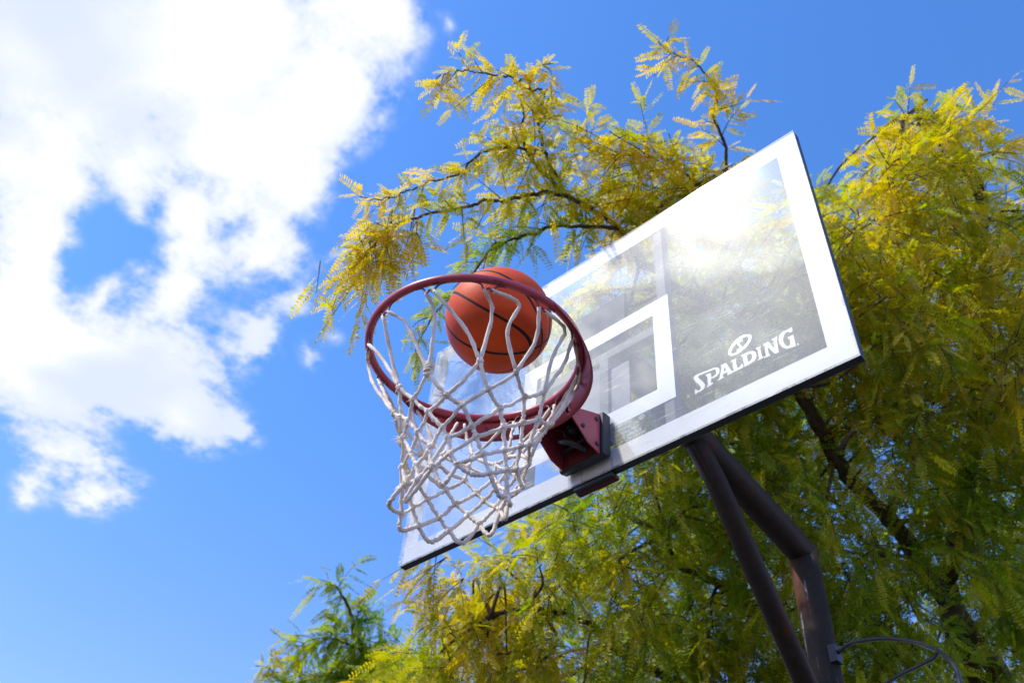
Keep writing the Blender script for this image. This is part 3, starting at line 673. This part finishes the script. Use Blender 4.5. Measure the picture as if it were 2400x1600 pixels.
# ------------------------------------------------------------------ trees
LIMBS={'main':([[-0.022,3.458,0.318],[0.02,2.887,0.654],[0.002,2.383,0.901],[0.006,2.099,1.013],[-0.03,1.848,1.073],[-0.018,1.591,1.172],[0.003,1.405,1.229],[-0.026,1.1,1.331],[-0.089,0.802,1.404],[-0.184,0.53,1.436]],0.05,0.016),'upright':([[-0.022,3.458,0.318],[-0.066,3.04,0.573],[-0.088,2.895,0.656],[-0.036,2.671,0.848],[0.142,2.494,1.099],[0.431,2.285,1.451],[0.634,2.092,1.73],[0.807,1.873,2.006],[0.898,1.71,2.183],[0.911,1.647,2.236],[0.952,1.438,2.409]],0.065,0.012),'right':([[0.399,2.466,1.586],[0.676,2.48,1.776],[0.968,2.508,1.968]],0.03,0.02),'low':([[-0.094,3.149,0.619],[-0.411,2.756,0.531],[-0.604,2.179,0.659],[-0.66,1.804,0.746],[-0.684,1.597,0.741],[-0.69,1.435,0.72],[-0.628,1.268,0.75]],0.035,0.009),'low2':([[-0.454,2.861,0.558],[-0.837,2.347,0.502],[-1.043,1.961,0.488],[-1.141,1.6,0.534],[-1.107,1.426,0.547],[-1.126,1.235,0.534],[-1.17,1.059,0.492],[-1.235,0.908,0.418]],0.03,0.006),'fork':([[0.054,1.546,1.008],[0.088,1.51,1.03],[0.151,1.497,1.056]],0.016,0.009),'mid':([[-0.06,2.595,1.025],[-0.187,2.341,1.051],[-0.209,2.064,1.169],[-0.214,1.864,1.246],[-0.288,1.632,1.296],[-0.42,1.478,1.249]],0.014,0.005),'midr':([[-0.086,2.691,1.081],[-0.128,2.525,1.094],[-0.202,2.405,1.052],[-0.288,2.341,0.964],[-0.404,2.247,0.874]],0.012,0.004),'b1':([[-0.242,0.615,1.547],[-0.226,0.455,1.629],[-0.262,0.33,1.651],[-0.301,0.21,1.666],[-0.31,0.133,1.673],[-0.318,0.043,1.69],[-0.308,-0.029,1.707],[-0.273,-0.101,1.743],[-0.236,-0.132,1.751],[-0.21,-0.179,1.764]],0.016,0.003),'b2':([[-0.294,0.203,1.652],[-0.288,0.086,1.724],[-0.277,0.028,1.76],[-0.25,-0.031,1.807],[-0.224,-0.076,1.843],[-0.172,-0.096,1.881],[-0.169,-0.13,1.894],[-0.193,-0.15,1.878],[-0.164,-0.198,1.919],[-0.127,-0.193,1.929],[-0.097,-0.179,1.928],[-0.068,-0.165,1.927]],0.01,0.002),'b2l':([[-0.158,-0.202,1.888],[-0.201,-0.221,1.849],[-0.202,-0.254,1.851],[-0.244,-0.31,1.838],[-0.285,-0.367,1.828],[-0.321,-0.416,1.816],[-0.383,-0.456,1.779],[-0.43,-0.465,1.731]],0.006,0.002),'b3':([[-0.242,0.304,1.62],[-0.32,0.147,1.628],[-0.369,0.086,1.592],[-0.413,0.032,1.553],[-0.441,-0.003,1.513],[-0.475,-0.065,1.488],[-0.497,-0.092,1.447],[-0.552,-0.148,1.403],[-0.615,-0.216,1.361],[-0.653,-0.254,1.316],[-0.674,-0.288,1.281],[-0.696,-0.306,1.233],[-0.744,-0.326,1.169],[-0.789,-0.342,1.104]],0.012,0.003),'b4':([[-0.313,0.039,1.68],[-0.305,-0.032,1.702],[-0.343,-0.094,1.686],[-0.393,-0.151,1.657],[-0.436,-0.179,1.613],[-0.484,-0.188,1.553],[-0.517,-0.213,1.514],[-0.568,-0.263,1.479],[-0.6,-0.288,1.441],[-0.642,-0.323,1.403],[-0.682,-0.359,1.367],[-0.724,-0.405,1.336]],0.009,0.002),'b5':([[-0.2,0.42,1.571],[-0.281,0.316,1.546],[-0.382,0.202,1.513],[-0.417,0.174,1.469],[-0.457,0.127,1.435],[-0.48,0.098,1.4],[-0.519,0.054,1.364],[-0.551,0.039,1.313],[-0.605,0.039,1.236],[-0.665,0.025,1.164],[-0.709,0.004,1.109],[-0.749,-0.008,1.05],[-0.79,-0.006,0.982],[-0.816,0.0,0.921]],0.01,0.002),'b6':([[0.138,0.763,1.862],[0.177,0.684,1.93],[0.217,0.624,1.986],[0.236,0.537,2.046],[0.245,0.497,2.065],[0.289,0.466,2.104],[0.303,0.392,2.151],[0.289,0.3,2.19],[0.255,0.242,2.191],[0.231,0.191,2.195],[0.226,0.143,2.209]],0.01,0.002),'b7':([[0.074,0.68,1.872],[0.046,0.575,1.884],[0.013,0.451,1.905],[-0.049,0.365,1.879],[-0.085,0.303,1.855],[-0.14,0.227,1.827],[-0.172,0.138,1.825],[-0.14,0.073,1.853]],0.009,0.002),'b8':([[-0.152,0.522,1.676],[-0.1,0.538,1.731],[-0.034,0.563,1.791],[0.016,0.611,1.821],[0.076,0.633,1.878],[0.178,0.685,1.944]],0.008,0.006),'b9':([[-0.257,0.441,1.586],[-0.21,0.462,1.676],[-0.167,0.518,1.739],[-0.119,0.598,1.789]],0.007,0.005),'b6b':([[-0.168,0.947,1.585],[0.078,0.867,1.782],[0.147,0.752,1.876]],0.014,0.01),'s1':([[0.913,1.819,2.26],[0.938,1.735,2.313],[0.946,1.66,2.347],[0.946,1.563,2.389],[0.898,1.443,2.414],[0.845,1.346,2.419],[0.795,1.247,2.427]],0.01,0.003),'s2':([[1.051,1.996,2.238],[0.991,1.935,2.201],[0.927,1.866,2.168],[0.827,1.759,2.134],[0.783,1.735,2.083]],0.012,0.006),'t2a':([[-3.284,2.409,0.942],[-3.277,2.093,1.112],[-3.274,1.937,1.169],[-3.287,1.737,1.243],[-3.236,1.656,1.282],[-3.186,1.586,1.314],[-3.143,1.491,1.357],[-3.122,1.386,1.391],[-3.121,1.323,1.383]],0.03,0.003),'t2b':([[-3.175,1.863,1.114],[-3.259,1.626,1.168],[-3.342,1.489,1.156],[-3.436,1.418,1.09]],0.01,0.003),'t2c':([[-3.228,2.055,1.085],[-3.318,1.92,1.056],[-3.453,1.715,1.044],[-3.64,1.55,0.965],[-3.649,1.391,1.011],[-3.668,1.312,0.995]],0.012,0.003),'t2d':([[-3.157,1.602,1.236],[-3.064,1.568,1.291],[-3.03,1.616,1.247]],0.006,0.003)}

CLUMPS=[[-0.38,2.01,0.87,0.2,0.42],[-0.99,1.98,0.42,0.15,0.32],[-0.27,1.42,1.07,0.15,0.29],[0.29,2.59,0.84,0.16,0.25],[-1.34,1.54,0.29,0.1,0.46],[0.43,2.57,1.03,0.17,0.37],[0.45,1.78,1.27,0.16,0.52],[0.56,1.34,1.28,0.17,0.45],[-1.6,1.34,0.3,0.11,0.76],[0.88,1.84,1.57,0.15,0.66],[-0.63,2.26,0.51,0.17,0.44],[-0.1,1.15,1.39,0.16,0.55],[-0.35,1.13,1.47,0.16,0.33],[-0.75,1.79,0.59,0.16,0.48],[-1.42,1.0,0.43,0.16,0.78],[-0.35,1.07,1.18,0.19,0.4],[0.6,2.21,0.97,0.1,0.31],[0.69,1.84,1.63,0.2,0.63],[-0.8,1.22,0.75,0.16,0.43],[0.38,1.32,1.67,0.21,0.6],[-0.33,2.0,0.68,0.17,0.42],[0.73,1.95,1.11,0.11,0.52],[-0.05,1.74,0.69,0.18,0.43],[-0.31,1.66,0.91,0.17,0.43],[-0.62,1.37,0.93,0.16,0.39],[-0.59,1.02,0.85,0.17,0.46],[-0.73,0.71,1.42,0.1,0.5],[0.32,2.77,0.75,0.12,0.47],[-0.22,1.68,1.24,0.22,0.38],[-1.11,1.69,0.29,0.1,0.36],[-0.23,0.75,1.49,0.16,0.48],[0.03,1.01,1.73,0.21,0.47],[0.73,1.02,1.85,0.16,0.71],[-0.2,1.29,1.34,0.17,0.49],[0.5,2.17,1.27,0.15,0.33],[0.97,1.26,2.16,0.09,0.68],[-0.41,1.3,1.14,0.18,0.25],[-0.39,1.7,0.52,0.14,0.44],[0.15,2.13,0.99,0.15,0.48],[0.06,1.33,1.41,0.16,0.33],[-0.98,0.95,0.54,0.16,0.39],[-1.22,1.17,0.36,0.17,0.54],[0.87,1.22,1.85,0.18,0.63],[-0.54,0.82,1.49,0.16,0.58],[0.43,1.31,1.23,0.14,0.5],[0.45,2.13,1.01,0.17,0.24],[-0.83,0.92,0.69,0.11,0.46],[-0.7,0.84,1.28,0.13,0.6],[-0.4,2.16,0.35,0.14,0.56],[-1.86,1.09,0.43,0.13,0.52],[-0.56,1.11,1.15,0.15,0.32],[-0.77,2.08,0.47,0.19,0.35],[-0.26,2.23,0.42,0.16,0.44],[0.01,2.02,0.52,0.15,0.23],[-0.9,1.75,0.68,0.2,0.41],[-0.38,0.69,1.5,0.09,0.63],[0.22,1.65,1.43,0.21,0.47],[-1.14,1.43,0.33,0.17,0.41],[0.48,1.91,1.58,0.16,0.45],[-1.34,1.11,0.59,0.17,0.74],[0.95,1.51,1.5,0.17,0.65],[0.28,1.11,1.93,0.14,0.47],[0.64,1.33,1.78,0.15,0.67],[0.3,2.25,0.79,0.17,0.36],[-0.14,2.75,0.46,0.11,0.47],[-0.16,1.89,0.45,0.16,0.26],[0.05,3.01,0.51,0.11,0.32],[0.08,1.74,1.39,0.22,0.23],[-0.21,1.07,1.62,0.2,0.43],[-0.03,1.47,0.78,0.13,0.43],[-1.03,1.77,0.55,0.21,0.32],[-0.44,1.62,0.74,0.15,0.41],[0.29,2.1,1.05,0.17,0.28],[1.06,1.57,1.76,0.1,0.46],[0.14,1.53,1.49,0.2,0.52],[-0.03,2.14,0.37,0.16,0.33],[0.71,2.22,1.49,0.17,0.56],[-1.0,1.2,0.71,0.17,0.42],[0.29,2.51,0.44,0.12,0.4],[-0.37,2.05,0.46,0.19,0.26],[0.33,1.64,1.25,0.19,0.58],[0.28,1.08,1.56,0.18,0.57],[-0.92,1.16,1.02,0.09,0.39],[0.7,1.61,1.66,0.18,0.62],[-0.13,2.16,0.25,0.1,0.43],[0.28,1.4,1.51,0.18,0.63],[-0.18,2.26,0.84,0.18,0.33],[-0.54,1.52,1.1,0.2,0.43],[-1.8,0.99,0.2,0.1,0.51],[-1.25,0.99,0.69,0.13,0.63],[0.54,1.05,1.6,0.16,0.6],[-0.75,1.18,0.54,0.17,0.48],[-0.13,0.92,1.79,0.13,0.53],[-0.51,0.97,1.25,0.19,0.57],[0.63,1.78,1.23,0.17,0.53],[-0.69,2.01,0.6,0.19,0.28],[-0.8,1.32,0.44,0.15,0.3],[-0.23,1.45,1.27,0.2,0.45],[-1.56,1.09,0.34,0.16,0.59],[-0.34,0.9,1.44,0.2,0.34],[0.87,1.9,1.38,0.08,0.54],[-1.55,1.02,0.65,0.12,0.65],[0.04,1.0,1.46,0.17,0.51],[0.81,1.2,2.26,0.09,0.64],[0.76,1.68,1.25,0.17,0.69],[-1.28,1.01,0.27,0.18,0.58],[0.25,1.99,0.74,0.15,0.24],[0.34,2.12,1.35,0.21,0.33],[0.26,1.6,0.99,0.18,0.45],[1.0,1.37,2.04,0.08,0.73],[0.15,1.38,1.67,0.17,0.5],[0.6,1.56,1.77,0.19,0.62],[-0.3,1.37,0.84,0.19,0.46],[0.17,2.73,0.73,0.16,0.24],[-1.5,1.46,0.3,0.1,0.52],[-0.49,1.43,0.83,0.19,0.25],[0.5,1.19,1.34,0.16,0.53],[-1.48,0.84,0.4,0.11,0.5],[0.63,1.23,1.92,0.14,0.69],[-1.83,1.28,0.31,0.1,0.62],[0.78,1.44,1.91,0.16,0.49],[0.69,2.08,1.03,0.08,0.52],[-0.43,1.83,1.9,0.25,0.5],[-1.96,1.58,0.62,0.17,0.62],[0.16,1.67,1.94,0.17,0.53],[-0.15,1.61,2.14,0.23,0.44],[0.23,2.82,1.6,0.22,0.42],[0.15,2.81,1.13,0.22,0.29],[-0.88,2.71,1.31,0.22,0.27],[-2.14,1.32,0.45,0.16,0.67],[-1.0,1.73,1.09,0.23,0.26],[0.57,2.24,2.63,0.24,0.65],[0.47,1.46,2.15,0.16,0.58],[-0.62,1.72,1.66,0.22,0.34],[-1.98,1.44,1.03,0.14,0.61],[0.13,2.69,1.85,0.24,0.22],[-1.34,2.22,0.61,0.17,0.51],[0.57,2.4,2.43,0.25,0.58],[0.88,2.22,2.23,0.23,0.58],[-0.41,2.49,1.27,0.23,0.22],[-1.64,1.58,0.84,0.19,0.58],[-0.89,1.05,1.48,0.11,0.46],[-1.15,1.43,1.04,0.19,0.43],[-0.23,2.44,0.97,0.21,0.36],[-0.7,1.24,1.41,0.2,0.48],[-0.67,1.93,1.12,0.19,0.43],[-0.04,2.98,1.43,0.21,0.38],[0.72,2.06,2.8,0.23,0.6],[-0.97,1.98,0.67,0.21,0.25],[0.24,1.42,2.3,0.15,0.47],[0.34,3.47,1.45,0.11,0.5],[-0.23,1.48,2.57,0.13,0.53],[-0.78,3.28,0.97,0.22,0.24],[-0.35,3.68,0.9,0.19,0.39],[-0.3,1.32,1.82,0.23,0.51],[0.03,3.13,1.02,0.18,0.29],[0.57,2.7,1.79,0.23,0.31],[-1.44,2.14,0.95,0.21,0.46],[0.23,1.9,1.77,0.22,0.72],[0.69,2.16,1.78,0.22,0.66],[-0.42,2.35,1.79,0.2,0.42],[-1.13,1.85,1.6,0.22,0.49],[0.83,2.4,1.84,0.12,0.65],[-0.6,3.22,0.73,0.12,0.38],[-0.72,2.22,1.64,0.22,0.27],[0.14,3.71,1.29,0.18,0.55],[0.44,2.15,1.68,0.17,0.67],[0.93,1.5,2.44,0.14,0.6],[-0.7,1.01,1.77,0.18,0.52],[-1.81,2.37,0.7,0.13,0.33],[-0.64,1.65,1.99,0.21,0.47],[-0.05,3.91,0.95,0.17,0.32],[-0.81,2.5,0.8,0.17,0.29],[-1.66,1.68,0.5,0.17,0.54],[-1.02,2.14,1.5,0.26,0.31],[-0.67,2.94,1.22,0.22,0.31],[-0.5,3.04,1.0,0.22,0.39],[0.38,2.22,2.12,0.24,0.63],[-0.96,2.7,0.64,0.14,0.49],[-0.41,1.09,1.94,0.18,0.59],[0.31,3.32,1.72,0.2,0.42],[0.59,1.62,2.59,0.15,0.82],[-0.03,2.02,1.61,0.22,0.33],[-1.16,2.14,1.06,0.24,0.38],[-1.13,2.46,0.7,0.23,0.41],[-1.52,1.8,0.71,0.21,0.29],[-0.05,2.17,1.35,0.2,0.22],[-2.39,1.56,0.84,0.16,0.58],[0.32,1.92,2.29,0.19,0.53],[0.92,2.1,2.46,0.16,0.52],[-1.64,1.97,1.18,0.22,0.36],[0.59,2.81,1.5,0.11,0.36],[-0.21,2.06,2.26,0.19,0.47],[-1.6,1.56,1.23,0.14,0.6],[-0.29,3.22,1.14,0.23,0.47],[-0.67,2.44,1.48,0.24,0.46],[-0.82,0.84,1.58,0.11,0.66],[-0.02,2.87,1.64,0.21,0.22],[-0.87,2.19,0.88,0.23,0.28],[0.96,2.38,2.11,0.1,0.45],[1.1,2.55,2.72,0.12,0.45],[-0.6,2.19,1.9,0.21,0.32]]

UP = np.array([0, 0, 1.0])
def unit(a): return a / np.maximum(np.linalg.norm(a, axis=-1, keepdims=True), 1e-9)

class Fronds:
    """feathery leaves: a stalk with pairs of leaflets"""
    def __init__(s): s.b = []; s.d = []; s.n = []; s.L = []; s.t = []
    def add(s, base, d, L, tint, n=None):
        s.b.append(base); s.d.append(d); s.L.append(L); s.t.append(tint)
        s.n.append(n if n is not None else rng.normal(size=3) * .55 + np.array([0, -.25, 1.0]))
    def build(s, name, mat, parent, pairs=11, lw=0.40, lsize=0.178):
        b = np.array(s.b); d = unit(np.array(s.d)); L = np.array(s.L)[:, None]; t = np.array(s.t); n = np.array(s.n)
        N_ = len(b); side = unit(np.cross(d, n)); nn = unit(np.cross(side, d))
        droop = rng.uniform(.0, .42, (N_, 1))
        curl = rng.normal(0, .10, (N_, 1))
        def at(q): return b + L * (d * q - UP * droop * q * q + side * curl * q * q)
        def tan(q): return unit(d - UP * 2 * droop * q + side * 2 * curl * q)
        fwd0 = rng.uniform(.18, .62, (N_, 1)); fold = rng.normal(.06, .22, (N_, 1)); roll = rng.normal(0, .28, (N_, 1))
        V = []; T = []
        for i in range(pairs):
            q = .16 + .84 * (i + .18 * rng.random((N_, 1))) / (pairs - .7)
            p = at(q); tg = tan(q); sd = unit(np.cross(tg, nn)); up = unit(np.cross(sd, tg))
            env = np.clip(.72 + 1.6 * (q - .16), 0, 1) * (1 - .38 * np.clip(q, 0, 1) ** 4)
            for sg in (-1, 1):
                ll = L * lsize * env * rng.uniform(.82, 1.12, (N_, 1))
                fw = fwd0 + rng.uniform(-.12, .12, (N_, 1)); lift = fold + rng.normal(0, .10, (N_, 1))
                dl = unit(sd * sg + tg * fw + up * lift - UP * .10)
                wd = unit(np.cross(dl, up) + up * (roll + rng.normal(0, .15, (N_, 1)))) * ll * lw * .5
                base = p + dl * ll * .06
                V += [base, p + dl * ll * .36 + wd, p + dl * ll * .74 + wd * .86, p + dl * ll * 1.03, p + dl * ll * .74 - wd * .86, p + dl * ll * .36 - wd]
                tt = t + rng.normal(0, .035, N_) + .06 * (q[:, 0] - .4)
                T += [tt] * 6
        nl = pairs * 2
        V = np.stack(V, 1).reshape(N_, nl * 6, 3); T = np.stack(T, 1).reshape(N_, nl * 6)
        # stalk: a narrow folded strip
        S = []; ns = 5
        for i in range(ns):
            q = i / (ns - 1); p = at(q); w = side * (.0011 - .0007 * q); S += [p - w, p + w]
        S = np.stack(S, 1); ST = np.repeat((t + .12)[:, None], ns * 2, 1)
        nv1 = nl * 6
        A = np.concatenate([V, S], 1); TT = np.concatenate([T, ST], 1); per = nv1 + ns * 2
        lf = np.arange(nv1).reshape(nl, 6)
        stf = np.array([[nv1 + 2 * i, nv1 + 2 * i + 1, nv1 + 2 * i + 3, nv1 + 2 * i + 2] for i in range(ns - 1)])
        off = (np.arange(N_) * per)[:, None, None]
        loops = np.concatenate([(lf[None] + off).reshape(N_, -1), (stf[None] + off).reshape(N_, -1)], 1).ravel()
        tot = np.tile(np.concatenate([np.full(nl, 6), np.full(ns - 1, 4)]), N_)
        me = bpy.data.meshes.new(name)
        me.vertices.add(N_ * per); me.vertices.foreach_set('co', A.reshape(-1).astype(np.float32))
        me.loops.add(len(loops)); me.loops.foreach_set('vertex_index', loops.astype(np.int32))
        me.polygons.add(len(tot)); st = np.concatenate([[0], np.cumsum(tot)[:-1]])
        me.polygons.foreach_set('loop_start', st.astype(np.int32)); me.polygons.foreach_set('loop_total', tot.astype(np.int32))
        me.update(calc_edges=True)
        a = me.attributes.new('tint', 'FLOAT', 'POINT'); a.data.foreach_set('value', np.clip(TT.ravel(), 0, 1).astype(np.float32))
        me.materials.append(mat)
        o = bpy.data.objects.new(name, me); COL.objects.link(o); o.parent = parent
        return o

def V3(p): return np.array([p[0], p[1], p[2] + Z0])
def limb_path(n, k=5):
    pts, r0, r1 = LIMBS[n]
    pp = smooth_path([V3(p) for p in pts], k); m = len(pp)
    jit = max(r1 * .5, .0025)
    pp = [p + Vector(rng.normal(0, jit, 3)) * (1 if 0 < i < m - 1 else 0) for i, p in enumerate(pp)]
    r0 *= .85 if n[0] == 'b' else 1
    rr = [r0 + (r1 - r0) * (i / (m - 1)) ** .8 for i in range(m)]
    rr = [r * (1 + .10 * math.sin(i * 1.7)) for i, r in enumerate(rr)]
    return pp, rr
def limb(n, parent, name='limb'):
    pp, rr = limb_path(n)
    mb = MB(); mb.tube(pp, rr, 10)
    o = mb.build(name, M_BARK, parent, smooth=True); o.matrix_parent_inverse = parent.matrix_world.inverted()
    return [np.array(p) for p in pp]

def dress(path, fr, tw, tint, start=.15, step=.046, L=(.075, .15), twl=(.06, .20), dens=1.0, ptw=.5, dn=.25):
    """feathery leaves in tufts along a branch, and short side twigs that carry more"""
    seg = np.diff(np.array(path), axis=0); ln = np.linalg.norm(seg, axis=1); tot = ln.sum(); cum = np.concatenate([[0], np.cumsum(ln)])
    s_ = tot * start
    def point(q):
        i = min(np.searchsorted(cum, q, 'right') - 1, len(seg) - 1); return path[i] + seg[i] * ((q - cum[i]) / ln[i]), seg[i] / ln[i]
    while s_ < tot:
        p, tg = point(s_); fr_ = s_ / tot
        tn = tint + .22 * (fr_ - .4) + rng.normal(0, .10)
        for _ in range(rng.poisson(2.3 * dens) + (1 if s_ > tot * .9 else 0)):
            o = rng.normal(size=3); o -= tg * (o @ tg)
            fr.add(p, unit(o) * .8 + tg * rng.uniform(.1, .8) - UP * rng.uniform(-.15, dn + .5), rng.uniform(*L) * (1 - .45 * fr_), tn + rng.normal(0, .05))
        if rng.random() < ptw * dens:
            o = rng.normal(size=3); o -= tg * (o @ tg)
            spray(p, unit(o) * .8 + tg * .6 - UP * rng.uniform(-.3, .4), rng.uniform(*twl) * (1 - .45 * fr_), fr, tw, tn, L)
        s_ += step * rng.uniform(.6, 1.5)

def spray(p, d, ln, fr, tw, tint, L=(.075, .15), nf=None, droop=.5, r=.0022):
    d = unit(np.array(d)); n = 6; pts = []
    cv = rng.normal(0, .25, 3)
    for i in range(n):
        q = i / (n - 1); pts.append(p + ln * (d * q + cv * q * q * .5 - UP * droop * q * q * .6))
    tw.tube(pts, [r * (1 - .75 * i / (n - 1)) + .0004 for i in range(n)], 5)
    nf = nf if nf is not None else max(3, int(ln / .024))
    for i in range(nf):
        q = .15 + .85 * (i + rng.random()) / nf; k = min(int(q * (n - 1)), n - 2)
        c = pts[k] + (pts[k + 1] - pts[k]) * (q * (n - 1) - k); tg = unit(pts[k + 1] - pts[k])
        o = rng.normal(size=3); o -= tg * (o @ tg)
        fr.add(c, unit(o) * .85 + tg * rng.uniform(.2, .9) - UP * rng.uniform(0, .55), rng.uniform(*L) * (1 - .25 * q), tint + .12 * (q - .4) + rng.normal(0, .045))
    fr.add(pts[-1], unit(pts[-1] - pts[-2]) - UP * .2, rng.uniform(*L), tint + .10)

# large locust tree behind the board
base_ = V3((-0.10, 4.10, -Z0))
tree = tag(empty('locust_tree', base_), 'large yellow and green locust tree spreading behind the backboard', 'tree')
bpy.context.view_layer.update()
def tree_part(mb, name, mat, parent, smooth=True):
    o = mb.build(name, mat, parent, smooth=smooth); o.matrix_parent_inverse = parent.matrix_world.inverted(); return o
t0 = V3(LIMBS['main'][0][0])
mb = MB(); tp = smooth_path([base_, base_ + np.array([.03, -.02, .35]), base_ + np.array([-.02, -.02, 1.6]), t0 + np.array([.01, .0, -.55]), t0 + np.array([0, -.02, .06])], 6)
mb.tube(tp, [.22 - .105 * min(1, i / 5) ** .5 - .02 * i / len(tp) for i in range(len(tp))], 16)
tree_part(mb, 'trunk', M_BARK, tree)
fr = Fronds(); tw = MB(); paths = {}
for n in ('main', 'upright', 'right', 'low', 'low2', 'fork', 'mid', 'midr', 'b1', 'b2', 'b2l', 'b3', 'b4', 'b5', 'b6', 'b6b', 'b7', 'b8', 'b9', 's1', 's2'):
    paths[n] = limb(n, tree)
for n, st, ti, de in (('b1', .3, .60, 1.0), ('b2', .1, .68, 1.25), ('b2l', .15, .76, 1.3), ('b3', .12, .62, 1.15), ('b4', .15, .66, 1.15), ('b5', .1, .34, 1.25),
                      ('b6', .25, .72, 1.35), ('b7', 0, .68, 1.4), ('b8', 0, .58, 1.1), ('b9', 0, .66, 1.6), ('b6b', .3, .52, 1.1)):
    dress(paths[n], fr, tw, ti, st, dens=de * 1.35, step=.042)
# the dense clump at the tip of the lowest left branch and the mass above the board's top edge
for q in np.linspace(.78, 1, 7):
    p = paths['b3'][int(q * (len(paths['b3']) - 1))]
    for _ in range(5): spray(p + rng.normal(0, .045, 3), rng.normal(size=3) * .28 + np.array([.06, 0, -.9]), rng.uniform(.06, .17), fr, tw, .68 + rng.normal(0, .1), (.09, .15))
for n, m_ in (('b7', 30), ('b8', 20), ('b9', 22), ('b1', 16)):
    for _ in range(m_):
        p = paths[n][rng.integers(2, int(len(paths[n]) * .8))]
        spray(p + rng.normal(0, .05, 3), rng.normal(size=3), rng.uniform(.10, .24), fr, tw, .64 + rng.normal(0, .12))
for n in ('s1', 's2'): dress(paths[n], fr, tw, .62, 0, dens=1.3)
# leaf clumps of the crown
nodes = np.array([p for n in ('main', 'upright', 'right', 'low', 'low2', 'mid', 'midr', 's1', 's2') for p in paths[n]])
for (x, y, z, r, ti) in CLUMPS:
    c = V3((x, y, z))
    k = max(8, int(10 + 560 * r * r))
    j = np.argmin(((nodes - c) ** 2).sum(1))
    if np.linalg.norm(nodes[j] - c) < .75:
        a = nodes[j]; mid = (a + c) / 2 + rng.normal(0, .06, 3) + UP * .05
        pth = smooth_path([a, mid, c + rng.normal(0, .03, 3)], 5)
        tw.tube(pth, [.0085 - .0055 * i / (len(pth) - 1) for i in range(len(pth))], 6)
    for _ in range(k):
        o = rng.normal(size=3); o = unit(o) * r * rng.random() ** .45
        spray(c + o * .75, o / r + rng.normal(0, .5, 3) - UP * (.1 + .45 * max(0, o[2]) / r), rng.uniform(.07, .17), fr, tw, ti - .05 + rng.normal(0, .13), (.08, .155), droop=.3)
# small drooping sprays at the left end below the board
for (x, y, z) in ((-1.37, .70, .66), (-1.33, .72, .62), (-1.30, .80, .55), (-1.22, .9, .5)):
    for _ in range(3): spray(V3((x, y, z)), rng.normal(size=3) * .5 + np.array([-.5, -.2, -.4]), rng.uniform(.10, .2), fr, tw, .66 + rng.normal(0, .06))
tag(tree_part(tw, 'twigs', M_BARK, tree), kind='stuff')
crown = fr.build('crown', M_LEAF, tree); crown.matrix_parent_inverse = tree.matrix_world.inverted()
print('fronds', len(fr.b))

# smaller, greener tree farther back on the left
base2 = V3((-3.35, 2.75, -Z0))
tree2 = tag(empty('locust_tree', base2), 'smaller dark green locust tree at the lower left, farther back', 'tree')
bpy.context.view_layer.update()
t0 = V3(LIMBS['t2a'][0][0])
mb = MB(); tp = smooth_path([base2, base2 + np.array([.02, -.02, .4]), base2 + np.array([.05, -.1, 2.0]), t0 + np.array([0, .02, -.3]), t0], 6)
mb.tube(tp, [.15 - .08 * (i / (len(tp) - 1)) ** .5 for i in range(len(tp))], 14)
tree_part(mb, 'trunk', M_BARK, tree2)
fr2 = Fronds(); tw2 = MB()
for n, ti, de in (('t2a', .52, 2.8), ('t2b', .55, 3.0), ('t2c', .58, 3.0), ('t2d', .42, 2.0)):
    pt = limb(n, tree2); dress(pt, fr2, tw2, ti, 0.0, .05, (.10, .18), (.12, .32), dens=de, ptw=.75)
for _ in range(85):
    q = rng.random(); c = t0 + np.array([-.05, -.35, .05]) + rng.normal(0, 1, 3) * np.array([.28, .22, .16]) - UP * .05
    spray(c, rng.normal(size=3) * .7 + np.array([-.2, -.2, .1]), rng.uniform(.15, .35), fr2, tw2, .44 + rng.normal(0, .14), (.12, .20))
tag(tree_part(tw2, 'twigs', M_BARK, tree2), kind='stuff')
c2 = fr2.build('crown', M_LEAF2, tree2, lw=.46); c2.matrix_parent_inverse = tree2.matrix_world.inverted()
print('fronds', len(fr2.b))
